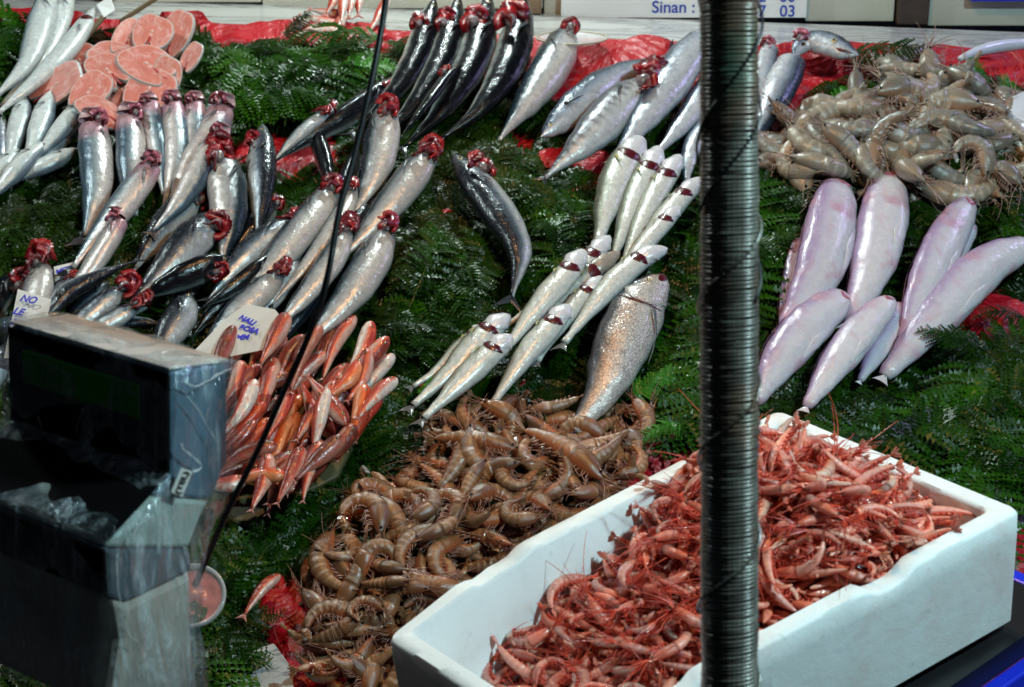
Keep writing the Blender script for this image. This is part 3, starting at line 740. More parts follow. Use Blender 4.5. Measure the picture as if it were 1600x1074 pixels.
for i, (pts, hw, lab, sd, rl) in enumerate([
    ([(278, 330), (250, 362), (215, 405)], 15, 'small dark bonito wedged under the ring gilled one', 1, .8), ([(338, 398), (300, 440), (258, 488)], 18, 'dark bonito under the blackest one, only its flank showing', 1, .9),
    ([(432, 300), (405, 345), (358, 398)], 18, 'dark backed bonito right of the upright black one', 1, .7), ([(585, 300), (548, 355), (500, 425)], 22, 'dark bonito flank in the gap behind the throat-up bonito', -1, .6),
    ([(258, 438), (222, 470), (175, 508)], 16, 'silver bonito flank between the red rosettes', 1, .4), ([(500, 440), (462, 495), (418, 552)], 22, 'shadowed bonito between the cable and the largest one', -1, .5),
    ([(395, 430), (350, 470), (300, 520)], 18, 'dark bonito back beneath the narrow ribbed one', 1, .9), ([(170, 440), (140, 470), (95, 505)], 15, 'grey bonito flank left of the red rosettes', 1, .6), ([(560, 235), (540, 285), (505, 340)], 17, 'dark bonito flank left of the white throated one', 1, .7)]):
    bonito(pts, hw, lab, side=sd, roll=rl, gill=.6 if i in (2, 3) else 0, h=.04, seed=60 + i, tail=.5, mat='bonito' if i % 2 else 'bonito_dark')
# --- top centre
bonito([(888, 38), (870, 88), (830, 150), (778, 212)], 35, 'plump pinkish silver bonito on the red sheet with red gill raised', side=1, roll=.05, gill=.55, gt=.08, h=.03, seed=41, mat='bonito_silver', tail=.5, thick=.8)
bonito([(845, 214), (885, 182), (955, 122), (1045, 78)], 29, 'blue grey bonito lying tail up on the red sheet, small finlets', side=-1, roll=.4, gill=0, h=.03, seed=42, mat='mackerel', tail=.9, thick=.7)
bonito([(1008, 122), (965, 168), (910, 222), (852, 268)], 34, 'barred bonito with dark vertical stripes and wide open crimson gill', side=1, roll=.15, gill=.75, gt=.09, h=.055, seed=43, mat='bonito_striped', tail=.5, thick=.75)

# --- bluefish, left
G2 = 'bluefish with folded back mauve heads'
def bluefish(pts, hw, label, side=1, roll=0, h=.05, tail=.9, seed=0, mat='bluefish', gs=.62):
    f = Fish(pts, hw, 'headless', side, roll, .75, h, .03, 0)
    r_ = fish_root(f, label, G2, 'bluefish', 'bluefish'); f.body(r_, M[mat])
    if tail: f.tail(r_, M['fin_dark'], tail, .3)
    if gs:
        # folded-back head: a mauve hood with a dark opening
        p, T, D, E_ = f.frame(.02); up = E_ if E_.dot(N) > 0 else -E_; z = f.hw
        V = []; Fc = []; m = 16
        for i in range(7):
            a = i / 6 * math.pi * .8
            for j in range(m):
                th = 2 * math.pi * j / m
                q = p - T * z * (.15 + .5 * math.sin(a)) + up * z * (.25 + .45 * (1 - math.cos(a)))
                rr = z * (.85 - .4 * i / 6) * (1 + .1 * math.sin(3 * th + seed))
                V.append(q + D * math.cos(th) * rr * .95 + (up * math.cos(a) + T * math.sin(a) * -.4) * math.sin(th) * rr * .5)
            if i:
                for j in range(m): Fc.append(((i - 1) * m + j, (i - 1) * m + (j + 1) % m, i * m + (j + 1) % m, i * m + j))
        Fc.append(tuple(range(6 * m, 7 * m)))
        rel(mesh('folded_head', V, Fc, M['hood'], r_), r_)
        f.gills(r_, .04, math.pi * .7, gs, ('gill_pale', 'slit'), 3, seed, .55)
    f.pect(r_, M['fin'], .12, 1.9, .8)
    return f
bluefish([(148, 212), (152, 255), (150, 305), (130, 362)], 27, 'leftmost bluefish with dark pink opened head, grey flank', 1, .25, seed=1)
bluefish([(204, 200), (206, 240), (204, 280), (210, 330)], 24, 'second bluefish, straight body with a pale flap at its head', 1, .4, seed=2, tail=0)
bluefish([(238, 178), (243, 215), (250, 255), (255, 300)], 18, 'narrow bluefish at the left of the mauve headed bunch', -1, .3, seed=3, tail=0)
bluefish([(272, 178), (278, 220), (275, 262), (255, 318)], 21, 'bluefish with round mauve mouth in the middle of the bunch', -1, -.2, seed=5, tail=.6)
bluefish([(308, 178), (304, 222), (296, 262), (280, 300)], 19, 'pink bluefish in the bunch with a deep red throat', -1, 0, seed=7, tail=0, h=.045)
bluefish([(350, 185), (332, 225), (300, 262), (262, 320)], 25, 'large pale bluefish with the widest mauve hood, top of the bunch', -1, -.3, seed=9, h=.065, tail=.5)
bluefish([(348, 228), (322, 262), (285, 312), (240, 355)], 21, 'bloodstained bluefish lying lowest in the bunch', -1, -.3, seed=11, h=.085, tail=.7)
bluefish([(242, 275), (205, 315), (160, 362), (112, 412)], 25, 'bluefish laid diagonally below the bunch with a scarlet gill', 1, -.1, seed=13, h=.075)
bluefish([(192, 362), (165, 395), (132, 432), (95, 462)], 22, 'pink blotched bluefish curled at the head, below the diagonal one', 1, -.6, seed=14, h=.07, tail=0)

# --- white fish, far left
G3 = 'white bellied fish at the far left'
def whitefish(pts, hw, label, side=1, roll=-.3, h=.05, prof='slim', slit=True, tail=.8, mat='white', th=.75):
    f = Fish(pts, hw, prof, side, roll, th, h); r_ = fish_root(f, label, G3, 'fish', 'white_fish'); f.body(r_, M[mat])
    if slit: f.patch(r_, 'gill_opening', M['slit'], .1, .16, 1.0, 2.9)
    if tail: f.tail(r_, M['fin'], tail, .4)
    f.eye(r_, .06, 1.0, .14); f.pect(r_, M['fin'], .24, 1.9, .9); return f
whitefish([(80, -30), (62, 40), (40, 100), (-15, 150)], 24, 'biggest white fish in the top left corner, bent body', h=.07, tail=0)
whitefish([(108, -35), (92, 35), (60, 98), (0, 160)], 21, 'white fish between the two others in the top left corner', h=.05, tail=0)
whitefish([(148, 12), (118, 60), (75, 108), (-5, 172)], 21, 'white fish with a dark red cut jaw beside the salmon steaks', h=.07, tail=0)
for i, (pts, hw, lab) in enumerate([
    ([(38, 146), (33, 180), (24, 215), (12, 262)], 17, 'first white small fish from the left of the fan below the top corner'),
    ([(80, 142), (68, 180), (56, 215), (38, 258)], 18, 'second white small fish of the fan, upright with orange glint'),
    ([(140, 152), (112, 182), (86, 212), (52, 248)], 16, 'third fish of the fan, leaning right towards the salmon steaks'),
    ([(132, 182), (104, 208), (76, 236), (36, 268)], 15, 'fourth fish of the fan, just under the one touching the salmon'),
    ([(120, 232), (92, 248), (62, 262), (20, 282)], 15, 'lowest fish of the fan, lying almost level over the ferns'),
    ([(72, 222), (46, 245), (20, 272), (-22, 312)], 17, 'white fish under the fan reaching the left edge'),
    ([(30, 232), (14, 250), (-8, 275), (-40, 300)], 15, 'grey headed fish under the fan at the left edge')]):
    whitefish(pts, hw, lab, side=-1, roll=-.35, h=.05 + .012 * (i % 3), slit=False, tail=.7, mat='white')
whitefish([(-2, 165), (0, 200), (2, 235), (-5, 290)], 12, 'blue grey fish cut by the left edge', 1, .5, .05, mat='mackerel', slit=False)

# --- long mackerel-like fish, top right of centre
G4 = 'long silver fish beside the wrapped post'
def longfish(pts, hw, label, side=1, roll=0, h=.05, mat='mackerel', prof='headless', tail=.4, gills=0, seed=0, th=.72):
    f = Fish(pts, hw, prof, side, roll, th, h); r_ = fish_root(f, label, G4, 'fish', 'silver_fish'); f.body(r_, M[mat])
    if tail: f.tail(r_, M['fin'], tail, .3)
    if gills: f.gills(r_, .05, math.pi, gills, ('gill_pale', 'gill'), 3, seed)
    return f
longfish([(1105, 60), (1072, 92), (1035, 145), (962, 238)], 34, 'large lilac white fish left of the post with long narrow tail', 1, -.1, .06)
longfish([(1135, 95), (1098, 150), (1068, 190), (1022, 240)], 23, 'second lilac white fish partly hidden by the post', 1, -.1, .05)
longfish([(1130, 170), (1098, 205), (1078, 240), (1072, 290)], 18, 'short tailed lilac fish hidden mostly by the post', 1, -.2, .05)
longfish([(1240, 92), (1225, 125), (1205, 165), (1178, 215)], 27, 'fish body with blue back right of the post that carries a turned head', -1, .05, .055)
longfish([(1205, 72), (1196, 105), (1188, 140), (1170, 200)], 18, 'narrow fish with mauve gill beside the post', -1, -.4, .05, gills=.8, seed=3)
f = Fish([(1340, 92), (1318, 84), (1290, 70), (1258, 66), (1238, 88)], 22, 'slim', 1, .25, .7, .07, .01, 0)
r_ = fish_root(f, 'turned fish head with a black eye on the raised body right of the post', G4, 'fish', 'fish_head'); f.body(r_, M['mackerel'])
f.eye(r_, .3, 1.6, .24); f.patch(r_, 'mouth', M['slit'], .0, .2, 1.9, 2.35, .001); f.gills(r_, .72, .2, .7, ('gill_pale', 'gill'), 3, 5, .5)

# --- bass chain, centre
G5 = 'white bellied bass with cut gill slits'
def bass(pts, hw, label, side=1, roll=-.35, h=.05, mat='bass', tail=1.0, slit=True, eye=False):
    f = Fish(pts, hw, 'bass', side, roll, .74, h, .012, 0); r_ = fish_root(f, label, G5, 'bass', 'bass'); f.body(r_, M[mat])
    if slit:
        f.patch(r_, 'gill_slit', M['slit'], .165, .245, .9, 3.2, .0015)
        # gill cover: pale raised flap over the slit
        f.patch(r_, 'gill_cover', M[mat], .02, .18, .5, 3.6, .003)
    f.pect(r_, M['fin_yellow'], .27, 1.2, .6)
    if tail: f.tail(r_, M['fin'], tail, .25)
    if eye: f.eye(r_, .09, 1.2, .15)
    return f
M['fin_yellow'] = simple('yellow_fin', (.4, .38, .12), .35, 0, .3, 100, .2, .5)
for i, (pts, hw, lab, rl, h, mt) in enumerate([
    ([(1003, 222), (972, 262), (950, 315), (930, 388)], 27, 'top left bass of the chain with scaly flank', -.05, .05, 'bass'),
    ([(1030, 236), (1005, 282), (982, 335), (955, 408)], 22, 'second bass from the left in the top row of the chain', -.2, .055, 'bass'),
    ([(1062, 250), (1028, 298), (1002, 345), (972, 415)], 22, 'third bass in the top row of the chain with wide maroon slit', -.35, .06, 'bass'),
    ([(1096, 286), (1060, 318), (1022, 362), (975, 425)], 21, 'rightmost bass in the top row of the chain touching the post', -.5, .07, 'bass'),
    ([(1062, 330), (1035, 355), (1000, 390), (955, 440)], 18, 'bass with torn lilac jaw under the rightmost of the top row', -.5, .085, 'bass'),
    ([(1042, 396), (1000, 412), (950, 452), (882, 530)], 23, 'bass below the top row with jaw towards the post, above the big scaly fish', -.4, .085, 'bass'),
    ([(952, 376), (925, 405), (880, 448), (790, 505)], 20, 'bass with lilac jaw at the centre of the chain', -.3, .055, 'bass'),
    ([(968, 402), (930, 425), (872, 470), (800, 560)], 17, 'brown flanked bass with dark head showing an eye', .3, .065, 'bass_brown'),
    ([(912, 398), (880, 438), (840, 480), (785, 548)], 24, 'bass in front of the brown one with long white belly', -.4, .085, 'bass'),
    ([(942, 440), (905, 472), (870, 515), (840, 560)], 18, 'bass with gaping slit over the lower middle of the chain', -.3, .075, 'bass'),
    ([(890, 484), (862, 512), (818, 560), (768, 628)], 24, 'bass lying alone at the right of the lower row', -.45, .07, 'bass'),
    ([(796, 500), (755, 530), (705, 580), (645, 628)], 25, 'bass at the left of the lower row behind its twin', -.35, .06, 'bass'),
    ([(800, 532), (762, 560), (716, 602), (662, 648)], 25, 'lowest bass of the chain with a bright white belly', -.45, .085, 'bass'),
    ([(760, 515), (722, 545), (688, 575), (645, 600)], 16, 'slim bass behind the lower row at far left of it', -.1, .045, 'bass'),
]):
    bass(pts, hw, lab, -1 if i < 0 else 1, rl, h, mt, tail=.7, eye=(mt == 'bass_brown' or i == 5))
f = Fish([(1035, 438), (1002, 480), (968, 548), (940, 610), (898, 664)], 46, 'bigbass', 1, .12, .62, .06, .01, 0)
r_ = fish_root(f, 'big scaly silver bass with copper flank lying above the brown prawns', None, 'sea bass', 'large_bass'); f.body(r_, M['meagre'], 24, 34)
f.patch(r_, 'gill_slit', M['slit'], .235, .25, .5, 2.6, .0015); f.patch(r_, 'gill_cover', M['meagre'], .12, .24, .45, 2.8, .0035); f.pect(r_, M['fin'], .27, 2.1, .8); f.pect(r_, M['fin'], .42, 2.9, .7, 'pelvic_fin', .1)
f.eye(r_, .1, .95, .1); f.patch(r_, 'mouth', M['slit'], -.01, .05, 1.3, 2.3, .001)
f.tail(r_, M['fin'], .6, .1)

# --- skinned lilac fish, right
G6 = 'skinned lilac fish tails at the right'
for pts, hw, lab, rl, h, th in [
    ([(1312, 284), (1298, 350), (1280, 420), (1228, 502)], 45, 'skinned lilac fish at upper left, broad and pale', .3, .05, .6),
    ([(1388, 272), (1380, 340), (1362, 420), (1328, 492)], 43, 'skinned lilac fish at top with a magenta spot near its tip', -.2, .05, .6),
    ([(1515, 312), (1478, 375), (1448, 440), (1412, 528)], 34, 'narrow skinned lilac fish third from the left of the upper row', .2, .06, .65),
    ([(1615, 380), (1545, 412), (1485, 470), (1385, 578)], 40, 'skinned lilac fish at the right edge lying most level', .1, .055, .6),
    ([(1322, 460), (1278, 495), (1232, 545), (1180, 620)], 38, 'skinned lilac fish lower left beside the post', .2, .07, .62),
    ([(1392, 466), (1352, 508), (1312, 560), (1262, 628)], 33, 'skinned lilac fish lower middle with magenta right edge', -.2, .075, .62),
    ([(1408, 474), (1395, 515), (1370, 550), (1345, 590)], 20, 'small bluish skinned fish behind the lower middle one', .3, .05, .6),
    ([(1522, 350), (1505, 378), (1485, 410), (1465, 440)], 16, 'bluish fin edge piece behind the narrow skinned fish', .3, .045, .6),
    ([(1250, 372), (1242, 420), (1232, 460), (1222, 505)], 18, 'thin skinned fish under the broad one at upper left', .2, .045, .5)]:
    f = Fish(pts, hw * .96, 'monk', 1, rl, th, h); r_ = fish_root(f, lab, G6, 'fish', 'skinned_fish'); f.body(r_, M['monk'], 18, 28)
    f.patch(r_, 'fin_edge', M['monk_edge'], .38, .9, -.22, .1, .003, 9, 6, False)
    if hw > 30:
        f.patch(r_, 'belly_fold', M['monk'], .3, .62, 2.2, 2.9, .003); f.patch(r_, 'cut_edge', M['gill_pale'], .02, .05, 1.2, 2.4, .001)
    f.tail(r_, M['monk'], .35, .1)

# --- red mullets
G7 = 'red mullets piled beside the scale'
mspots = [(372, 545, -75, 0), (398, 538, -78, 3), (428, 530, -60, 0), (390, 590, -30, 1), (415, 575, -55, 1), (452, 562, -55, 1), (478, 560, -60, 1), (505, 552, -62, 1), (530, 545, -60, 0), (560, 552, -62, 2),
          (540, 590, -45, 3), (558, 598, -45, 2), (585, 590, -50, 2), (575, 575, -50, 0), (590, 620, -48, 2), (575, 655, -60, 2), (565, 610, -42, 3), (550, 680, -58, 2), (512, 625, 50, 0), (480, 640, -62, 1), (462, 690, -68, 1),
          (435, 640, -65, 2), (372, 640, -55, 2), (400, 625, -50, 0), (440, 600, -38, 1), (420, 608, -35, 1), (500, 660, -75, 2), (522, 652, -70, 0), (495, 640, 60, 2), (520, 700, -40, 1), (500, 720, -38, 1), (470, 715, -45, 1),
          (400, 690, -25, 0), (380, 665, -40, 3), (385, 715, -20, 1), (370, 740, -10, 1), (420, 730, -30, 1), (450, 745, -50, 1), (400, 765, -5, 3), (428, 765, -75, 2), (480, 590, -45, 0), (360, 600, -60, 0), (350, 560, -70, 1), (455, 620, -50, 3),
          (520, 605, -55, 0), (365, 690, -35, 0), (345, 770, -5, 2), (410, 655, -60, 0), (440, 690, -60, 3), (480, 745, -40, 0)]
kinds = ['mullet', 'mullet_brown', 'mullet_pale', 'mullet_orange']; adj = ['red', 'brownish red', 'white bellied pink', 'bright orange']
for _ in range(26):
    x, y = rnd.uniform(365, 560), rnd.uniform(585, 765)
    if y < 560 + max(0, 365 - x) or y > 770 - (x - 400) * .35: continue
    mspots.insert(0, (x, y, rnd.uniform(-75, -25), rnd.choice((0, 3, 2, 0))))
mspots = [(x, min(y, 752), a, kd) for x, y, a, kd in mspots]
for i, (x, y, a, kd) in enumerate(mspots):
    ln = rnd.uniform(38, 52); dx, dy = math.cos(R(a)), math.sin(R(a)); b = rnd.uniform(-9, 9)
    pts = [(x + dx * ln, y + dy * ln), (x - dy * b, y + dx * b), (x - dx * ln, y - dy * ln)]
    f = Fish(pts, rnd.uniform(12, 15.5), 'mullet', 1 if i % 2 else -1, rnd.uniform(-.5, .6), .75, .04 + .025 * (i % 4) + .02 * rnd.random(), rnd.uniform(-.01, .02), rnd.uniform(-.01, .01), 14)
    zone = ('top' if y < 575 else 'lower' if y > 690 else 'middle') + (' left' if x < 410 else ' right' if x > 500 else '')
    near = {'top': 'under the price card', 'top left': 'behind the scale corner', 'top right': 'below the largest bonito', 'middle': 'in the heart of the pile', 'middle left': 'beside the scale display', 'middle right': 'at the ferny right side',
            'lower': 'over the tray edge', 'lower left': 'above the pink patch near the scale', 'lower right': 'at the pile corner over the tray'}[zone]
    d = 'head up right' if -55 > a or a > 70 else ('lying slanted' if a < -30 else 'lying almost level' if a < 0 else 'head turned down')
    r_ = fish_root(f, uniq('%s mullet %s, %s' % (adj[kd], near, d), 'plump' if f.hw * F / depth(f.root_loc) > 13.8 else 'slim', 'on top' if i % 4 > 1 else 'half buried'), G7, 'mullet', 'mullet')
    f.body(r_, M[kinds[kd]], 12, 18); f.tail(r_, M['fin_pink'], .5, .45); f.eye(r_, .12, 1.0, .17)
f = Fish([(438, 898), (410, 920), (382, 958)], 11, 'mullet', 1, 0, .75, .06, flat_n=14)
r_ = fish_root(f, 'single small mullet lying apart on the ferns near the plastic cup', None, 'mullet', 'mullet'); f.body(r_, M['mullet'], 12, 18); f.tail(r_, M['fin_pink'], 1, .4); f.eye(r_, .12, 1, .17)
# small pink fish at the top
G8 = 'small pink fish heaped at the top'
for i, (x, y, a, ln, lab) in enumerate([(478, 48, -25, 28, 'lowest left small pink fish on the red strip'), (500, 30, 15, 30, 'white sided small pink fish lying level'), (528, 44, -70, 22, 'small pink fish hanging down at the right of its heap'),
        (535, 12, -85, 22, 'upright small pink fish at the top of its heap'), (512, 18, 10, 26, 'red striped small pink fish under the upright one'), (465, 38, -30, 20, 'small pink fish at the left tip of its heap'), (548, 4, -80, 20, 'small pink fish at the very top edge of its heap'),
        (508, 46, 5, 24, 'small pink fish lying level at the bottom of its heap'), (592, 22, -60, 30, 'lone small pink fish leaning right behind the cable'), (560, 4, -88, 16, 'short small pink fish beside the upright one'), (520, 2, -60, 20, 'small pink fish cut by the top edge')]):
    dx, dy = math.cos(R(a)), math.sin(R(a))
    f = Fish([(x + dx * ln, y + dy * ln), (x, y + 2), (x - dx * ln, y - dy * ln)], 9, 'mullet', 1, rnd.uniform(-.4, .3), .8, .02 + .012 * (i % 4), flat_n=14)
    r_ = fish_root(f, lab, G8, 'fish', 'pink_fish'); f.body(r_, M['mullet_pale'], 12, 16); f.tail(r_, M['fin_pink'], 1, .4)

# ------------------------------------------------------------------ salmon steaks
def salmon_mat():
    m = NT('salmon_flesh'); tc = m.n('ShaderNodeTexCoord'); sp = m.n('ShaderNodeSeparateXYZ'); m.l(tc.outputs['UV'], sp.inputs[0])
    n = m.noise(tc.outputs['Object'], 45, 4)
    wv = m.math('FRACT', m.math('ADD', m.math('MULTIPLY', sp.outputs[0], 3.2), m.math('MULTIPLY', n, 4.5)))
    c = m.mix(m.noise(tc.outputs['Object'], 30, 3), (.5, .085, .06), (.64, .22, .17))
    c = m.mix(m.ramp(wv, [(.0, (.45, .45, .45)), (.1, (.05, .05, .05)), (.9, (0, 0, 0)), (1, (.45, .45, .45))]), c, (.78, .48, .4))
    c = m.mix(m.ramp(m.noise(tc.outputs['Object'], 2.6, 4, .6, 1.5), [(.5, (0, 0, 0)), (.66, (.6, .6, .6))]), c, (.72, .45, .42))
    c = m.mix(m.ramp(sp.outputs[0], [(0, (.8, .8, .8)), (.14, (0, 0, 0)), (.93, (0, 0, 0)), (1, (.7, .7, .7))]), c, (.75, .55, .5))
    m.color(c); m.set(Roughness=.3, Coat_Weight=.5, Subsurface_Weight=.2, Subsurface_Scale=.008)
    m.normal(m.bump(n, .3, .003)); return m.m
M['salmon'] = salmon_mat(); M['salmon_skin'] = simple('salmon_skin', (.5, .52, .52), .25, .2, .5, 60, .3, .6)
M['bone'] = simple('salmon_bone', (.7, .5, .45), .3, 0, .2, 80, .3, .4)
M['blood'] = simple('salmon_blood_line', (.4, .02, .02), .25, 0, .4, 80, .3, .6)
def steak_mesh():
    k_ = 36
    def rr(th):
        base = .88 + .12 * math.cos(2 * th) + .07 * math.sin(3 * th + .6)
        notch = .86 * math.exp(-((abs(((th - 1.5 * math.pi + math.pi) % (2 * math.pi)) - math.pi)) / .4) ** 2)
        return base * (1 - notch) + .1 * math.cos(th - math.pi / 2)
    V = []; UV = []; Fc = []
    for i in range(9):
        f_ = i / 8
        for j in range(k_):
            th = 2 * math.pi * j / k_; r0 = rr(th) * f_; V.append(Vector((math.cos(th) * r0 * .82, math.sin(th) * r0, .2 + .03 * math.sin(f_ * 9)))); UV.append((f_, j / k_))
        if i:
            for j in range(k_): Fc.append(((i - 1) * k_ + j, i * k_ + j, i * k_ + (j + 1) % k_, (i - 1) * k_ + (j + 1) % k_))
    SV = []; SF = []
    for lev, (z_, g) in enumerate([(.2, 1.0), (.1, 1.05), (-.1, 1.05), (-.2, 1.0)]):
        for j in range(k_): th = 2 * math.pi * j / k_; r0 = rr(th) * g; SV.append(Vector((math.cos(th) * r0 * .82, math.sin(th) * r0, z_)))
        if lev:
            for j in range(k_): a = (lev - 1) * k_; SF.append((a + j, a + (j + 1) % k_, a + k_ + (j + 1) % k_, a + k_ + j))
    SF.append(tuple(range(3 * k_, 4 * k_)))
    return (V, Fc, UV), (SV, SF)
(SV1, SF1, SUV), (SV2, SF2) = steak_mesh()
fl = mesh('flesh', SV1, SF1, M['salmon'], None, True, SUV); sk = mesh('skin', SV2, SF2, M['salmon_skin'])
V, Fc = tube([Vector((0, .12 + .02 * i, .2 + .05 * math.sin(i))) for i in range(4)], [.03, .05, .05, .03], 8); bo = mesh('bone', V, Fc, M['bone'])
V, Fc = tube([Vector((.02 * math.sin(i), -.02 - .09 * i, .17 + .03 * math.sin(i * 1.3))) for i in range(7)], [.03, .06, .07, .06, .05, .04, .02], 6); bl_ = mesh('blood_line', V, Fc, M['blood'])
steaks = [(120, 95, 30, 25, 20, .3, 'steak with a grey skin edge at the left of the heap'), (75, 130, 30, -60, 18, .9, 'narrow steak at the far left end beside the white fish'), (192, 60, 27, -15, 26, .25, 'steak at the upper left of the heap with round top'),
          (228, 52, 25, -10, 30, .4, 'steak in the top middle with a small green leaf bit'), (262, 58, 30, -15, 34, .6, 'tall steak at the top right of the heap'), (188, 92, 34, 70, 24, .4, 'wide steak lying level across the upper heap'),
          (228, 100, 34, 50, 28, .35, 'broad steak in the centre of the heap'), (130, 138, 32, -20, 30, .2, 'steak at the lower left showing full round flesh'), (175, 128, 30, 0, 28, .3, 'steak left of centre with white fat lines'), (222, 138, 34, -20, 33, .3, 'large split steak low right with open belly notch'),
          (288, 88, 18, -25, 22, .9, 'small folded steak standing apart at the right'), (155, 168, 27, 60, 18, .5, 'steak at the lowest left of the heap'), (192, 158, 28, -30, 26, .4, 'steak at the bottom middle with a white belly flap'), (250, 118, 22, -10, 26, 1.0, 'steak edge with silver skin at the right of the heap'), (165, 108, 30, 40, 22, .2, 'steak underneath in the middle of the heap')]
first = True
for i, (x, y, s_, rz, sy, tx, lab) in enumerate(steaks):
    y = y * 1.06 + 2; x = x + 8
    h = .075 + .014 * (i % 4); p = at(x, y, h); FISHPTS.append((*uv(p), .05)); z = s_ * depth(p) / F
    r_ = empty('salmon_steak', p, 'orange salmon ' + lab, 'salmon steak', 'salmon steaks heaped at the top left')
    B = Matrix((X, S, N)).transposed() @ Matrix.Rotation(R(rz), 3, 'Z') @ Matrix.Rotation(tx * .5, 3, 'X') @ Matrix.Rotation(rnd.uniform(-.3, .3), 3, 'Y')
    r_.matrix_basis = Matrix.Translation(p) @ B.to_4x4() @ Matrix.Diagonal((z * 1.25 * rnd.uniform(.8, 1.2), z * 2.1 * rnd.uniform(.85, 1.15), z * .7, 1))
    for o_ in (fl, sk, bo, bl_):
        if first: o_.parent = r_
        else: copy_child(o_, r_)
    first = False

# ------------------------------------------------------------------ prawns
def prawn_parts(curl, body_mat, leg_mat, seed, slim=1.0, ant=1.3, hairs=6):
    """unit-length prawn lying on its side in the XY plane, belly towards the inside of the curl"""
    r = random.Random(seed); n = 40
    sg_ = 1 if curl >= 0 else -1; C_ = abs(curl)
    P = []; p = Vector((0, 0, 0)); a = 0.0; A_ = []
    for i in range(n + 1):
        t = i / n; P.append(p.copy()); A_.append(a)
        k_ = C_ * (0.12 if t < .33 else 1.0) / (.33 * .12 + .67)
        a += sg_ * k_ / n; p = p + Vector((math.cos(a), math.sin(a), 0)) / n
    cen = sum(P, Vector()) / len(P); P = [q - cen for q in P]
    ht = [(0, .012), (.06, .035), (.14, .07), (.28, .092), (.37, .088), (.5, .082), (.65, .068), (.8, .048), (.92, .03), (1, .018)]
    V = []; Fc = []; UV = []; m = 12
    def fr_(t):
        i = min(int(t * n), n - 1); q = t * n - i; pp = P[i].lerp(P[i + 1], q); aa = A_[i] + (A_[i + 1] - A_[i]) * q
        T = Vector((math.cos(aa), math.sin(aa), 0)); Bk = Vector((math.sin(aa), -math.cos(aa), 0)) * sg_     # back = outside of the curl
        return pp, T, Bk
    def seg(t0, t1, nr, name, saw):
        V = []; Fc = []; UV = []
        for i in range(nr + 1):
            t = t0 + (t1 - t0) * i / nr; pp, T, Bk = fr_(t); rr = interp(t, ht) * slim
            if saw: fr2 = ((t - .38) * 11.1) % 1.0; rr *= 1.06 - .12 * fr2
            if saw and i == nr: rr *= .5
            for j in range(m):
                ps = 2 * math.pi * j / m; cc = math.cos(ps)
                V.append(pp + Bk * rr * (cc * (1.05 if cc > 0 else .85)) + Vector((0, 0, 1)) * rr * .78 * math.sin(ps)); UV.append((t, (cc + 1) / 2))
            if i:
                o = i * m
                for j in range(m): Fc.append((o - m + j, o - m + (j + 1) % m, o + (j + 1) % m, o + j) if sg_ < 0 else (o + j, o + (j + 1) % m, o - m + (j + 1) % m, o - m + j))
        Fc.append(tuple(range(m))); Fc.append(tuple(range(nr * m, nr * m + m)))
        return mesh(name, V, Fc, body_mat, None, True, UV)
    parts = [seg(.0, .385, 9, 'carapace', False), seg(.375, .93, 26, 'abdomen', True)]
    # rostrum
    pp, T, Bk = fr_(.1); p0, _, _ = fr_(0)
    mb = MB(); mb.add(*tube([pp + Bk * .045 * slim, p0 + Bk * .03 * slim, p0 - T * .1 + Bk * .04 * slim], [.014, .012, .002], 5))
    parts[0].data.materials[0] = body_mat
    o_ = mesh('rostrum', mb.V, mb.F, body_mat, None, True, [(.02, .9)] * len(mb.V)); parts.append(o_)
    # tail fan
    pp, T, Bk = fr_(.93); mb = MB()
    for k_, an in enumerate((-.55, -.25, 0, .25, .55)):
        d = (T + Bk * an * .6 + Vector((0, 0, an * .9))).normalized(); sd = d.cross(Vector((0, 0, 1))).normalized(); ln = .15 if k_ != 2 else .12
        q = [pp, pp + d * ln * .45 + sd * .022, pp + d * ln * .9 + sd * .018, pp + d * ln, pp + d * ln * .9 - sd * .018, pp + d * ln * .45 - sd * .022]
        up = d.cross(sd) * .004
        mb.add([v + up for v in q] + [v - up for v in q], [(0, 1, 2, 3, 4, 5), (11, 10, 9, 8, 7, 6)] + [(i, (i + 1) % 6, 6 + (i + 1) % 6, 6 + i) for i in range(6)])
    parts.append(mesh('tail_fan', mb.V, mb.F, body_mat, None, False, [(.95, .6)] * len(mb.V)))
    # legs and swimmerets
    lw_ = 1 if slim > 1.2 else 1.6
    mb = MB()
    for i in range(7):
        for zz in (-1, 1):
            pp, T, Bk = fr_(.12 + .035 * i); st = pp - Bk * .05 * slim + Vector((0, 0, zz * .03))
            d1 = (-Bk * 1 - T * r.uniform(-.2, .8) + Vector((0, 0, zz * r.uniform(0, .5)))).normalized(); d2 = (-T * r.uniform(.3, 1.2) - Bk * .3 + Vector((0, 0, r.uniform(-.3, .3)))).normalized()
            q = st + d1 * .07; mb.add(*tube([st, q, q + d2 * .07, q + d2 * .11 + Vector((0, 0, .01))], [.008 * lw_, .006 * lw_, .004 * lw_, .002], 4))
    for i in range(5):
        for zz in (-1, 1):
            pp, T, Bk = fr_(.42 + .085 * i); st = pp - Bk * .045 * slim + Vector((0, 0, zz * .02)); d1 = (-Bk + T * .5).normalized()
            mb.add(*tube([st, st + d1 * .04, st + d1 * .065 + T * .02], [.011, .013, .003], 4))
    lg_ = mesh('legs', mb.V, mb.F, leg_mat); lg_['kind'] = 'stuff'; parts.append(lg_)
    # antennae and whiskers
    mb = MB(); p0, T, Bk = fr_(.02)
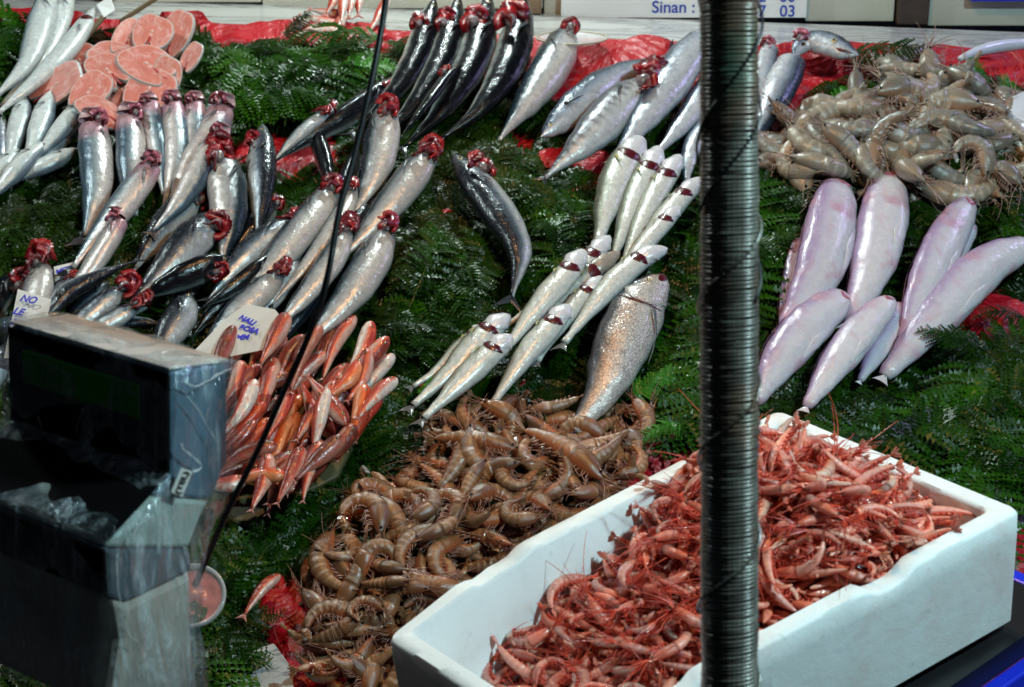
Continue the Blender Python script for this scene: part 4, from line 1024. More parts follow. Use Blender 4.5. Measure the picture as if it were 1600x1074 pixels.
    for k_ in range(2 + hairs):
        long_ = k_ < 2; ln = ant * r.uniform(.7, 1.1) if long_ else r.uniform(.12, .42)
        d = (-T + Bk * r.uniform(-.5, .5) + Vector((0, 0, r.uniform(-.2, .4)))).normalized(); cv = Bk * r.uniform(-1.2, 1.2) + Vector((0, 0, -.2))
        pts = [p0 + d * ln * (i / 9) + cv * (ln * .5 * (i / 9) ** 2) for i in range(10)]
        mb.add(*tube(pts, [(.0055 if slim > 1.2 else .0095) * (1 - .75 * i / 9) + .001 for i in range(10)], 3))
    an_ = mesh('antennae', mb.V, mb.F, leg_mat); an_['kind'] = 'stuff'; parts.append(an_)
    for zz in (-1, 1):
        pp, T, Bk = fr_(.055); c0 = pp + Bk * .02 + Vector((0, 0, zz * .036 * slim))
        mb = MB(); mb.add(*tube([c0 - T * .018, c0 - T * .01, c0 + T * .006, c0 + T * .014], [.004, .015, .015, .004], 7)); parts.append(mesh('eye', mb.V, mb.F, M['eye']))
    return parts
bank = {}
def get_parts(kind, ci):
    """(part objects, already used?)"""
    if (kind, ci) not in bank:
        curl = {0: .5, 1: -.7, 2: 1.9, 3: -2.1, 4: 3.6, 5: -3.9, 6: 2.8, 7: -3.0}[ci]
        bm_, lm_, sl_, an_, ha = {'brown': ('prawn', 'leg', 1.45, .5, 4), 'grey': ('prawn_grey', 'leg_grey', 1.6, .5, 4), 'pink': ('shrimp', 'leg_red', 1.0, 1.0, 20), 'pale': ('shrimp_pale', 'leg_red', 1.0, 1.0, 20)}[kind]
        bank[(kind, ci)] = [prawn_parts(curl, M[bm_], M[lm_], 7 * ci + len(kind), sl_, an_, ha), False]
    return bank[(kind, ci)]
CURLW = {0: 'nearly straight', 1: 'gently bent', 2: 'bent', 3: 'hooked', 4: 'tightly curled', 5: 'ring shaped', 6: 'half curled', 7: 'rounded'}
def put_prawn(kind, ci, p, B, size, name, label, cat, group):
    r_ = empty(name, p, label, cat, group)
    r_.matrix_basis = Matrix.Translation(p) @ B.to_4x4() @ Matrix.Diagonal((size, size, size, 1))
    e = get_parts(kind, ci)
    for o_ in e[0]:
        if not e[1]: o_.parent = r_
        else: copy_child(o_, r_)
    e[1] = True
    return r_
def heap(poly, n, kind, size_px, hfun, name, cat, group, zonef, seed, dmin, basis=Matrix((X, S, N)).transposed(), pt=at, curls=(0, 1, 2, 3, 4, 5, 6, 7), noun='prawn', tilt=.45, extra=None):
    r = random.Random(seed); xs = [q[0] for q in poly]; ys = [q[1] for q in poly]; placed = []
    t_ = 0; cnt = {}
    while len(placed) < n and t_ < 20000:
        t_ += 1; x, y = r.uniform(min(xs), max(xs)), r.uniform(min(ys), max(ys))
        if not inside(poly, x, y): continue
        lay = len(placed) * 3 // n
        dm = dmin * (1 - t_ / 26000)
        if any((x - a) ** 2 + ((y - b) * 1.25) ** 2 < dm * dm and l == lay for a, b, l in placed): continue
        placed.append((x, y, lay))
        h = hfun(x, y) + (.0, .014, .028)[lay] * size_px / 100
        p = pt(x, y, h); size = size_px * r.uniform(.82, 1.15) * depth(p) / F
        ci = r.choice(curls); az_ = r.uniform(0, 2 * math.pi)
        B = basis @ Matrix.Rotation(az_, 3, 'Z') @ Matrix.Rotation(r.gauss(0, tilt), 3, 'X') @ Matrix.Rotation(r.gauss(0, tilt * .6), 3, 'Y')
        dd = int(((az_ + math.pi) % (2 * math.pi)) / (math.pi / 4) + .5) % 8
        hd = ['right', 'up and right', 'up the slope', 'up and left', 'left', 'down and left', 'down the slope', 'down and right'][dd]
        put_prawn(kind if r.random() > .25 or extra is None else extra, ci, p, B, size, name, uniq('%s %s %s, head %s' % (CURLW[ci], noun, zonef(x, y), hd), 'large' if size * F / depth(p) > size_px else 'small', 'uppermost' if lay == 2 else 'half buried'), cat, group)
    return placed
def poly_edge(poly, x, y):
    d = 1e9
    for (x0, y0), (x1, y1) in zip(poly, poly[1:] + poly[:1]):
        L2 = (x1 - x0) ** 2 + (y1 - y0) ** 2; t = max(0, min(1, ((x - x0) * (x1 - x0) + (y - y0) * (y1 - y0)) / L2)); d = min(d, math.hypot(x - x0 - t * (x1 - x0), y - y0 - t * (y1 - y0)))
    return d
polyB = [(655, 665), (720, 640), (800, 645), (870, 660), (1000, 655), (1015, 690), (1000, 770), (960, 800), (800, 860), (690, 960), (650, 985), (640, 1080), (505, 1085), (490, 985), (505, 880), (560, 780), (660, 740)]
polyR = [(1195, 195), (1265, 185), (1310, 150), (1400, 120), (1440, 90), (1490, 120), (1600, 160), (1660, 170), (1660, 290), (1560, 300), (1450, 305), (1350, 285), (1215, 275)]
def zoneB(x, y):
    if y > 960: return 'low by the red plastic'
    if y < 690: return 'in the top row'
    if x > 880: return 'beside the foam box rim'
    if x < 600: return 'at the ferny left edge'
    if y > 850: return 'against the foam box corner'
    return 'in mid heap' if y > 765 else 'in the upper heap'
def zoneR(x, y):
    if y < 160: return 'at the heap top'
    if x < 1290: return 'at the left end'
    if x > 1500: return 'at the right end'
    return 'above the lilac fish' if y > 245 else 'in mid heap'
hb = lambda x, y: .045 + .05 * min(1, poly_edge(polyB, x, y) / 90)
hr = lambda x, y: .05 + .05 * min(1, poly_edge(polyR, x, y) / 70)
heap(polyB, 150, 'brown', 118, hb, 'brown_prawn', 'prawn', 'large brown prawns heaped in front', zoneB, 3, 52, noun='brown prawn')
heap(polyR, 95, 'grey', 138, hr, 'grey_prawn', 'prawn', 'grey prawns heaped at the top right', zoneR, 4, 42, noun='grey prawn')
# hand placed, the ones that stand out
def one(kind, x, y, size_px, ci, az_, label, h=.1, tx=0, ty=0, name='brown_prawn', group='large brown prawns heaped in front'):
    p = at(x, y, h); put_prawn(kind, ci, p, Matrix((X, S, N)).transposed() @ Matrix.Rotation(R(az_), 3, 'Z') @ Matrix.Rotation(tx, 3, 'X') @ Matrix.Rotation(ty, 3, 'Y'), size_px * depth(p) / F, name, label, 'prawn', group)
one('brown', 660, 905, 150, 1, 170, 'longest brown prawn lying across the lower heap, tail to the left', .11)
one('brown', 670, 925, 110, 0, 205, 'slim banded brown prawn just under the longest one', .1)
one('brown', 515, 880, 150, 2, 250, 'brown prawn hanging down the left edge of the heap', .1)
one('brown', 520, 965, 135, 6, 130, 'curled brown prawn beside the red plastic fold', .1)
one('brown', 560, 1045, 130, 6, 80, 'hooked brown prawn lowest in the heap near the marble slab', .09)
one('brown', 570, 800, 140, 4, 90, 'round brown prawn with orange glints at the left shoulder of the heap', .13)
one('brown', 700, 790, 120, 4, 60, 'brown prawn curled like a horseshoe in the heap centre', .13)
one('brown', 880, 705, 170, 0, 130, 'big straight brown prawn slanting down from the bass tail', .12)
one('brown', 740, 690, 140, 0, 160, 'banded brown prawn lying in the upper left row', .12)
one('brown', 660, 785, 110, 4, 30, 'brown prawn with its back arched left of the horseshoe one', .13)
one('brown', 810, 800, 105, 5, 200, 'coiled brown prawn touching the foam box rim', .12)
one('brown', 940, 690, 110, 0, 15, 'brown prawn pointing left beside the red gap', .09)
one('brown', 870, 632, 90, 0, 10, 'brown prawn broken off beside the big bass tail', .08)
one('grey', 1425, 130, 150, 4, -60, 'largest grey prawn arching up over the back of its heap', .12, name='grey_prawn', group='grey prawns heaped at the top right')
one('grey', 1420, 215, 150, 3, 185, 'long grey prawn lying level in the middle front of its heap', .12, name='grey_prawn', group='grey prawns heaped at the top right')
one('grey', 1520, 195, 140, 3, 200, 'pale grey prawn stretched level at the right of its heap', .12, name='grey_prawn', group='grey prawns heaped at the top right')
one('grey', 1540, 280, 130, 2, 185, 'grey prawn at the lower right with orange belly', .1, name='grey_prawn', group='grey prawns heaped at the top right')

# ------------------------------------------------------------------ foam box with pink shrimps
bn = Vector((-.1, -.08, 1)).normalized()
bp0 = CAM + ray(1100, 850) * 2.0
bA, bB, bC, bD = (hit(x, y, bp0, bn) for x, y in ((566, 972), (1216, 640), (1598, 797), (878, 1176)))
bU = (bA - bB).normalized(); LBOX = .65                     # along the long side, from the far corner towards the viewer
bV = (bC - bB); bV = (bV - bU * bV.dot(bU)).normalized(); WBOX = .36
HB = .150; WT = .026
def bx(a, b, h=0):
    s_, t = a / LBOX, b / WBOX
    return bB * (1 - s_) * (1 - t) + bA * s_ * (1 - t) + bC * (1 - s_) * t + bD * s_ * t + bn * h
box_root = empty('foam_box', bx(LBOX / 2, WBOX / 2, -HB), 'white polystyrene box full of pink shrimps standing in front of the counter', 'foam box')
def rrect(inset, rad, k_=8, step=.012):
    x0, x1, y0, y1 = inset, LBOX - inset, inset, WBOX - inset; out = []
    cs = [((x1 - rad, y1 - rad), 0), ((x0 + rad, y1 - rad), 90), ((x0 + rad, y0 + rad), 180), ((x1 - rad, y0 + rad), 270)]
    for (cx, cy), a0 in cs:
        for i in range(k_ + 1): a = R(a0 + 90 * i / k_); out.append((cx + rad * math.cos(a), cy + rad * math.sin(a)))
    return out
def resample(loop, n):
    L_ = [0]; m = len(loop)
    for i in range(m): (x0, y0), (x1, y1) = loop[i], loop[(i + 1) % m]; L_.append(L_[-1] + math.hypot(x1 - x0, y1 - y0))
    out = []
    # corner-locked resampling: same number of points per side for every loop
    q = m // 4
    for s_ in range(4):
        for i in range(q - 1): out.append(loop[s_ * q + i])
        (x0, y0), (x1, y1) = loop[s_ * q + q - 1], loop[(s_ * q + q) % m]
        for i in range(n): out.append((x0 + (x1 - x0) * i / n, y0 + (y1 - y0) * i / n))
    return out
NS = 44  
def rim_drop(x, y):
    """scooped finger notches in the rim"""
    d = 0
    if y > WBOX * .8:
        for c_, wd in ((LBOX * .32, .035), (LBOX * .80, .05)): d = max(d, .012 * max(0, 1 - ((x - c_) / wd) ** 4) if abs(x - c_) < wd else 0)
    if y < WBOX * .2:
        for c_, wd in ((LBOX * .2, .03), (LBOX * .74, .045)): d = max(d, .01 * max(0, 1 - ((x - c_) / wd) ** 4) if abs(x - c_) < wd else 0)
    return d
layers = [(.012, .014, -HB), (.004, .02, -HB + .006), (0, .024, -.03), (.0, .024, -.004), (.003, .022, 0), (WT * .5, .02, .0005), (WT - .003, .018, 0), (WT, .016, -.004), (WT + .005, .018, -HB * .5), (WT + .012, .02, -HB + .03), (WT + .03, .02, -HB + .02)]
V = []; Fc = []
for li, (ins, rad, h) in enumerate(layers):
    lp = resample(rrect(ins, rad * .55), NS); m = len(lp)
    for x, y in lp:
        if y < WBOX * .4: y += .05 * max(0, (x - (LBOX - .17)) / .17) * (1 - y / (.4 * WBOX))
        hh = h - (rim_drop(x, y) if h > -.02 else rim_drop(x, y) * .3 if h > -.06 else 0)
        wob = .0014 * noise.noise((x * 30, y * 30, h * 30))
        V.append(bx(x + wob, y + wob, hh + wob))
    if li:
        o = li * m
        for j in range(m): Fc.append((o - m + j, o + j, o + (j + 1) % m, o - m + (j + 1) % m))
m = len(lp); Fc.append(tuple(range(m))); Fc.append(tuple(range((len(layers) - 1) * m, len(layers) * m))[::-1])
ob = rel(mesh('box_shell', V, Fc, M['foam'], box_root, True), box_root)
es = ob.modifiers.new('edges', 'EDGE_SPLIT'); es.split_angle = R(50)
# crumbs and stray whiskers on the floor of the box are left to the shrimps
polyS = []
def bpx(x, y, h=0):   # box coordinates from a photo pixel at height h under/over the rim
    return hit(x, y, bB + bn * h, bn)
def hS(a, b):
    a = min(max(a, 0), LBOX)
    """height of the heap: a = 0 far corner .. 1 near-left corner"""
    g = 1 - a / LBOX
    t = b / WBOX
    base = -.145 + .15 * min(1, max(0, (g - .10) / .62)) + .035 * math.exp(-((g - .72) / .2) ** 2)
    edge = min(a - WT, LBOX - WT - a, b - WT, WBOX - WT - b)
    return base - (.05 * max(0, 1 - edge / .07) if g > .4 else 0) - (.03 * max(0, (t - .6) / .4) if g > .4 else 0)
bW = bn.cross(bU)
bB3 = Matrix((bU, bW, bn)).transposed()
SGN = 1 if bW.dot(bV) > 0 else -1
r = random.Random(21); placed = []; t_ = 0; NSH = 298
while len(placed) < NSH and t_ < 60000:
    t_ += 1; a, b = r.uniform(WT + .012, LBOX - WT - .012), r.uniform(WT + .012, WBOX - WT - .012)
    g = 1 - a / LBOX
    if b < WT + .05 * max(0, (a - (LBOX - .17)) / .17) + .01: continue
    if g < .09 + .09 * (1 - b / WBOX) + r.uniform(-.02, .03): continue
    lay = len(placed) * 3 // NSH; dm = .030 * (1 - t_ / 80000)
    if any((a - p_[0]) ** 2 + (b - p_[1]) ** 2 < dm * dm and p_[2] == lay for p_ in placed): continue
    placed.append((a, b, lay)); ed = min(a, LBOX - a, b, WBOX - b)
    p = bx(a, b, hS(a, b) + (0, .009, .018)[lay])
    size = r.uniform(.06, .088); ci = r.choice((0, 0, 1, 1, 0, 1, 2, 3, 2, 3, 4, 6, 7)); az_ = r.uniform(0, 6.283)
    if ed < .11: az_ = math.atan2(-(WBOX / 2 - b) * SGN, -(LBOX * .5 - a)) + r.uniform(-.7, .7)
    B = bB3 @ Matrix.Rotation(az_, 3, 'Z') @ Matrix.Rotation(r.gauss(0, .5), 3, 'X') @ Matrix.Rotation(r.gauss(0, .35), 3, 'Y')
    zn = ('at sunken box end' if g < .32 else 'left of the post' if g < .5 else 'behind the post' if g < .62 else 'on pile right of post' if g < .85 else 'in far box corner')
    zs = 'near wall' if b > WBOX * .68 else 'far wall' if b < WBOX * .32 else 'mid box'
    kd = 'pink' if r.random() < .7 else 'pale'
    hx = B @ Vector((-1, 0, 0)); hd = ('right' if hx.x > .4 else 'left' if hx.x < -.4 else '') ; hd2 = 'away' if hx.y > .4 else 'towards us' if hx.y < -.4 else ''
    put_prawn(kd, ci, p, B, size, 'pink_shrimp', uniq('%s %s shrimp %s, %s, head %s' % (CURLW[ci], 'pink' if kd == 'pink' else 'pale', zn, zs, (hd2 + ' ' + hd).strip() or 'level'), 'large' if size > .074 else 'small', 'uppermost' if lay == 2 else 'half buried'), 'shrimp', 'pink shrimps in the foam box')
# the shrimps underneath, one uncountable mass
mbV = []; mbF = []; mbU = []; o = 0; src = {}
for ci in (1, 3, 4): src[ci] = [np.array([tuple(v.co) for v in q.data.vertices]) for q in bank[('pink', ci)][0][:2]], [[tuple(f.vertices) for f in q.data.polygons] for q in bank[('pink', ci)][0][:2]]
for i in range(620):
    a, b = r.uniform(WT + .015, LBOX - WT - .02), r.uniform(WT + .015, WBOX - WT - .015); g = 1 - a / LBOX
    if g < .2 + .08 * (1 - b / WBOX): continue
    hh = hS(a, b) - r.uniform(.008, .02)
    B = np.array((bB3 @ Matrix.Rotation(r.uniform(0, 6.28), 3, 'Z') @ Matrix.Rotation(r.gauss(0, .5), 3, 'X')))
    ci = r.choice((1, 3, 4)); c_ = np.array(tuple(bx(a, b, hh) - box_root.location))
    for vv, ff in zip(*src[ci]):
        q = (vv * .07) @ B.T + c_; mbV.append(q); mbF += [tuple(k_ + o for k_ in f) for f in ff]; mbU += [(.3 + .5 * r.random(), .5)] * len(q); o += len(q)
ob = mesh('shrimp_mass', np.concatenate(mbV).tolist(), mbF, M['shrimp'], None, True, mbU); ob.location = box_root.location
tag(ob, 'deeper layer of pink shrimps filling the foam box', 'shrimps', kind='stuff')
# filling under the shrimps so that the heap is solid
V, Fc = grid_patch(30, 16, lambda s_, t: bx(WT + .01 + (LBOX * .80 - WT) * s_, WT + .01 + (WBOX - 2 * WT - .02) * t, max(-HB + .021, hS(WT + .01 + (LBOX * .80 - WT) * s_, WT + (WBOX - 2 * WT) * t) - .028 - .09 * max(0, s_ - .85) / .15)))
tag(mesh('shrimp_paste', V, Fc, simple('dark_red_brine', (.12, .015, .012), .25, 0, .5, 60, .5, .5)), 'dark red brine soaked bottom layer under the pink shrimps', 'brine', kind='stuff')

# blue crate under the foam box
cr = empty('plastic_crate', bx(LBOX * .35, WBOX * .5, -HB - .36), 'blue plastic crate that carries the foam box', 'crate')
def cbx(a, b, h): return bx(a, b, -HB - .004 + h)
c0, c1, d0, d1 = -.10, LBOX * .95, .02, WBOX + .05
for nm, (a0, a1, b0, b1, h0, h1) in {'rim_far': (c0, c1, d0, d0 + .02, -.06, -.006), 'rim_near': (c0, c1, d1 - .02, d1, -.075, -.035), 'rim_end': (c0, c0 + .02, d0, d1, -.06, -.006), 'rim_fore': (c1 - .02, c1, d0, d1, -.06, -.006)}.items():
    m_ = MB().box(cbx((a0 + a1) / 2, (b0 + b1) / 2, (h0 + h1) / 2), bU * (a1 - a0), bV * (b1 - b0), bn * (h1 - h0)); rel(m_.build('crate_rim', M['blue_plastic'], cr, bevel=.003), cr)
for i in range(9):
    a = c0 + .03 + (c1 - c0 - .06) * i / 8
    for b in (d0 + .006, d1 - .012):
        m_ = MB().box(cbx(a, b, -.22), bU * .014, bV * .01, bn * .3); rel(m_.build('crate_slat', M['blue_plastic'], cr), cr)
for b in (d0 + .01, d1 - .01):
    m_ = MB().box(cbx((c0 + c1) / 2, b, -.36), bU * (c1 - c0), bV * .02, bn * .04); rel(m_.build('crate_rim', M['blue_plastic'], cr, bevel=.003), cr)
m_ = MB().box(cbx((c0 + c1) / 2, (d0 + d1) / 2, -.37), bU * (c1 - c0), bV * (d1 - d0), bn * .02); rel(m_.build('crate_floor', M['blue_plastic'], cr), cr)
m_ = MB().box(cbx((c0 + c1) / 2, (d0 + d1) / 2, -.02), bU * (c1 - c0 - .04) * .98, bV * (d1 - d0 - .04), bn * .03); rel(m_.build('crate_lid', M['black_rubber'], cr), cr)
zc = cbx(.3, .2, -.39).z
m_ = MB().box((cr.location.x, cr.location.y, zc / 2 - .02), X * .7, Vector((0, .5, 0)), Vector((0, 0, zc - .04)))
tag(m_.build('stand', M['black_rubber']), 'dark stand under the blue crate in front of the counter', 'stand')

# ------------------------------------------------------------------ rope wrapped post
pt_, pb_ = W(1139, -90, 1.46), W(1140, 1170, 1.55)
dirp = (pt_ - pb_).normalized(); pb2 = pb_ - dirp * (pb_.z / dirp.z); pt2 = pt_ + dirp * .5
RP = .0222
post = empty('wrapped_post', pb2, 'post bound from top to bottom in thin twisted rope, right of centre', 'post')
V, Fc = tube([pb2, pb2.lerp(pt2, .5), pt2], RP, 28); rel(mesh('pole', V, Fc, M['wood_dark'], post), post)
def rope_mat():
    m = NT('tarred_rope'); tc = m.n('ShaderNodeTexCoord'); sp = m.n('ShaderNodeSeparateXYZ'); m.l(tc.outputs['UV'], sp.inputs[0])
    tw = m.math('FRACT', m.math('ADD', m.math('MULTIPLY', sp.outputs[0], 1.0), sp.outputs[1]))
    n = m.noise(tc.outputs['Object'], 7, 4); n2 = m.noise(tc.outputs['Object'], 120, 3)
    c = m.ramp(n, [(.34, (.03, .028, .022)), (.45, (.26, .25, .21)), (.52, (.05, .045, .035)), (.6, (.17, .085, .045)), (.7, (.04, .13, .075))])
    c = m.mix(m.ramp(tw, [(0, (1, 1, 1)), (.25, (0, 0, 0)), (.8, (0, 0, 0)), (1, (1, 1, 1))]), c, (.02, .018, .014))
    c = m.mix(m.math('MULTIPLY', n2, .5), c, (.22, .2, .17))
    m.color(c); m.set(Roughness=.38, Coat_Weight=.8, Metallic=.25); m.b.inputs['Coat Roughness'].default_value = .2
    m.normal(m.bump(tw, .6, .0015)); return m.m
M['rope'] = rope_mat()
def helix(p0, p1, rad, pitch, r_, spt=26, k_=5, wob=0, phase=0, name='rope_wrap', mat=None, parent=None):
    ax = (p1 - p0); L_ = ax.length; ax.normalize(); e1 = ax.cross(Vector((0, 1, 0))).normalized(); e2 = ax.cross(e1)
    turns = L_ / pitch; n = int(turns * spt); P = []
    for i in range(n + 1):
        a = 2 * math.pi * i / spt + phase; z = L_ * i / n
        rr = rad + wob * noise.noise((z * 60, a * .3, 2)) + wob * 1.3 * noise.noise((z * 11, a / 40, 7)) ; P.append(p0 + ax * (z + .25 * wob * math.sin(a * 1.7) + wob * 1.6 * noise.noise((a * .16, 3, wob * 900))) + (e1 * math.cos(a) + e2 * math.sin(a)) * rr)
    if hasattr(r_, '__call__'): r_ = [r_(i) for i in range(len(P))]
    V, Fc = tube(P, r_, k_)
    UV = [(i / spt * 34, j / k_) for i in range(len(P)) for j in range(k_)]
    return rel(mesh(name, V, Fc, mat or M['rope'], parent, True, UV), parent)
pv0, pv1 = pb2.lerp(pt2, .38), pt2
helix(pv0, pv1, RP + .0008, .0035, lambda i: .0019 * (1 + .12 * noise.noise((i * .05, 0, 0)) + .14 * noise.noise((i * .006, 5, 0))), wob=.0006, parent=post)
helix(pb2.lerp(pt2, .38), W(1139, 330, 1.49), RP + .0042, .13, .0016, 30, 5, .001, 1.0, 'binding_cord', parent=post)
helix(W(1139, 700, 1.52), W(1139, 560, 1.51), RP + .0036, .009, .0016, 30, 5, .003, .4, 'binding_cord', parent=post)
helix(W(1139, 330, 1.49), W(1139, -100, 1.46), RP + .0042, .19, .0013, 36, 5, .002, .2, 'binding_cord', M['black_rubber'], post)
helix(W(1139, 470, 1.5), W(1139, -120, 1.46), RP + .0044, .21, .0014, 40, 5, .001, 2.4, 'binding_cord', M['black_rubber'], post)

# ------------------------------------------------------------------ hanging black cable
cb = empty('hanging_cable', W(600, -60, 1.75), 'thin black cable hanging in front of the fish down to the plastic cup', 'cable')
def cable(pts, r_, name='strand'):
    P = catmull([W(*q) for q in pts], 60); V, Fc = tube(P, r_, 8); rel(mesh(name, V, Fc, M['black_rubber'], cb), cb)
cable([(612, -80, 1.75), (600, 20, 1.75), (580, 130, 1.74), (552, 250, 1.73), (530, 330, 1.72), (510, 440, 1.71), (480, 530, 1.7), (440, 620, 1.7), (400, 710, 1.7), (350, 810, 1.72), (305, 915, 1.76)], .0031)
cable([(609, -80, 1.752), (597, 30, 1.752), (574, 150, 1.742), (546, 270, 1.732), (526, 350, 1.722), (519, 400, 1.712), (504, 470, 1.705), (474, 540, 1.703), (434, 630, 1.702)], .0022)

# ------------------------------------------------------------------ weighing scale display wrapped in film
sFR = W(266, 580, 1.62); sE = W(16, 506, 1.75) - sFR; WS = sE.length
sEh = Vector((sE.x, sE.y, 0)).normalized(); sD = Vector((-sEh.y, sEh.x, 0))
if sD.y < 0: sD = -sD
sn = sEh.copy()          # the side plane faces along -sEh
def sp_(px, py): return hit(px, py, sFR, sn)
sc = empty('weighing_scale', sp_(250, 1074), 'market weighing scale with green display wrapped in clear plastic film', 'scale')
M['sc_black'] = simple('black_scale_housing', (.006, .005, .006), .85, 0, .3, 20, .1, 0, .05)
M['sc_blue'] = simple('grey_blue_housing', (.10, .19, .27), .4, 0, .3, 14, .2)
M['sc_pale'] = simple('pale_green_band', (.42, .5, .46), .5, 0, .25, 25, .2)
M['sc_steel'] = simple('brushed_steel_collar', (.2, .26, .3), .3, .6, .3, 20, .2)
M['sc_cream'] = simple('soiled_cream_housing', (.52, .47, .4), .5, 0, .55, 10, .3)
M['lcd'] = simple('unlit_green_display', (.05, .38, .03), .2, 0, .15, 12, 0, .4)
M['lcd_on'] = simple('pale_label', (.6, .6, .56), .4, 0, .1, 30, 0)
def prism(name, pts, mat, e0=0.0, e1=1.0, grow=0.0, bevel=.004, parent=sc):
    P = [sp_(*q) for q in pts]; n = len(P); c_ = sum(P, Vector()) / n
    P = [p + (p - c_).normalized() * grow for p in P]
    V = [p + sE * e0 for p in P] + [p + sE * e1 for p in P]
    Fc = [tuple(range(n)), tuple(range(n, 2 * n))[::-1]] + [(i, n + i, n + (i + 1) % n, (i + 1) % n) for i in range(n)]
    return rel(MB().add(V, Fc).build(name, mat, parent, bevel=bevel), sc)
head = prism('display_head', [(266, 580), (266, 742), (240, 775), (330, 782), (356, 722), (356, 566)], M['sc_blue'])
prism('neck_band', [(239, 776), (176, 838), (166, 857), (296, 857), (318, 800), (329, 783)], M['sc_pale'], grow=-.0005)
prism('steel_collar', [(166, 858), (170, 932), (200, 940), (300, 892), (296, 858)], M['sc_steel'], grow=.001)
prism('base_housing', [(174, 934), (186, 1000), (168, 1120), (318, 1120), (306, 1030), (300, 960), (301, 893), (202, 941)], M['sc_cream'], grow=0, bevel=.008)
# black front covers, each proud of the part behind it
def front(name, p_top, p_bot, e0, e1, mat, proud=.004):
    a, b = sp_(*p_top), sp_(*p_bot); out = -sD * proud
    V = [a + sE * e0 + out, b + sE * e0 + out, b + sE * e1 + out, a + sE * e1 + out]; V += [v - out * .9 for v in V]
    return rel(MB().add(V, [(0, 1, 2, 3), (7, 6, 5, 4), (0, 4, 5, 1), (1, 5, 6, 2), (2, 6, 7, 3), (3, 7, 4, 0)]).build(name, mat, sc, bevel=.002), sc)
front('front_cover', (266, 583), (266, 741), .0, 1.0, M['sc_black'])
front('front_cover', (265, 743), (174, 842), .0, 1.0, M['sc_black'], .005)
front('front_cover', (166, 859), (170, 930), .0, 1.0, M['sc_black'], .004)
lc = front('display_window', (266, 612), (266, 668), .16, .90, M['lcd'], .0055)
prism('top_plate', [(264, 579), (264, 575), (357, 561), (358, 566)], simple('pinkish_grey_lid', (.62, .55, .52), .3, 0, .2, 20, .2), grow=0, bevel=.001)
# sticker on the side
def film_mat():
    m = NT('clear_wrap_film'); tc = m.n('ShaderNodeTexCoord').outputs['Object']
    mp = m.n('ShaderNodeMapping'); mp.inputs['Rotation'].default_value = (.3, .5, .2); mp.inputs['Scale'].default_value = (30, 30, 9); m.l(tc, mp.inputs[0])
    n = m.noise(mp.outputs[0], 1.2, 5, .55, 1.2)
    tr = m.n('ShaderNodeBsdfTransparent'); mx = m.n('ShaderNodeMixShader')
    gl = m.n('ShaderNodeBsdfGlossy'); gl.inputs['Roughness'].default_value = .13; gl.inputs['Color'].default_value = (.85, .95, 1, 1)
    fr2 = m.n('ShaderNodeLayerWeight'); fr2.inputs[0].default_value = .35
    nb = m.bump(m.math('POWER', n, 1.5), 1.0, .02)
    m.l(nb, gl.inputs['Normal']); m.l(nb, fr2.inputs['Normal'])
    m.l(m.math('ADD', m.math('MULTIPLY', fr2.outputs['Facing'], .28), .1), mx.inputs[0]); m.l(tr.outputs[0], mx.inputs[1]); m.l(gl.outputs[0], mx.inputs[2])
    # milky film haze; its whitish streaks paint in reflections of bright surroundings
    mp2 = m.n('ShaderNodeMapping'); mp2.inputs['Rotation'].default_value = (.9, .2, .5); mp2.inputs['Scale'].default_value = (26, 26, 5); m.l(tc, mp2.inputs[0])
    refl_ = m.noise(mp2.outputs[0], 1.3, 6, .62, 1.6)
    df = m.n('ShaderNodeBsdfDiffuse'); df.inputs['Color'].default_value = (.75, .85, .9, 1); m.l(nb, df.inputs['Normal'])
    m2 = m.n('ShaderNodeMixShader'); m.l(m.ramp(refl_, [(.44, (.03, .03, .03)), (.54, (.13, .13, .13)), (.6, (.3, .3, .3)), (.66, (.06, .06, .06))]), m2.inputs[0]); m.l(mx.outputs[0], m2.inputs[1]); m.l(df.outputs[0], m2.inputs[2])
    m.l(m2.outputs[0], m.out.inputs['Surface']); return m.m
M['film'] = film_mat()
prof = [(262, 572), (258, 660), (262, 735), (225, 790), (160, 845), (162, 925), (178, 990), (160, 1130), (326, 1130), (313, 1030), (306, 965), (309, 890), (330, 815), (362, 724), (363, 560)]
V = []; Fc = []; nn_ = 22; pr = []
for i in range(len(prof)):
    (x0, y0), (x1, y1) = prof[i], prof[(i + 1) % len(prof)]; k_ = max(2, int(math.hypot(x1 - x0, y1 - y0) / 16))
    pr += [(x0 + (x1 - x0) * j / k_, y0 + (y1 - y0) * j / k_) for j in range(k_)]
m = len(pr)
for i in range(nn_ + 1):
    e = -.035 + 1.07 * i / nn_
    for x, y in pr:
        p = sp_(x, y) + sE * e; q = p + Vector((noise.noise(p * 28), noise.noise(p * 28 + Vector((9, 0, 0))), noise.noise(p * 28 + Vector((0, 9, 0))))) * .006
        V.append(q)
    if i:
        for j in range(m): Fc.append(((i - 1) * m + j, i * m + j, i * m + (j + 1) % m, (i - 1) * m + (j + 1) % m))
# side sheets, closed towards the middle
cen = sp_(262, 800)
for e, base in ((-.035, 0), (1.035, nn_ * m)):
    o1 = len(V); 
    for ring in (.66, .33):
        for j in range(m):
            x, y = pr[j]; p = (sp_(x, y) - cen) * ring + cen + sE * e
            V.append(p + sn * (-1 if e < 0 else 1) * .004 * noise.noise(p * 40) + Vector((0, 0, .002 * noise.noise(p * 60))))
    V.append(cen + sE * e)
    for j in range(m):
        k_ = (j + 1) % m; Fc += [(base + j, base + k_, o1 + k_, o1 + j), (o1 + j, o1 + k_, o1 + m + k_, o1 + m + j), (o1 + m + j, o1 + m + k_, len(V) - 1)]
rel(mesh('plastic_film', V, Fc, M['film'], sc), sc)
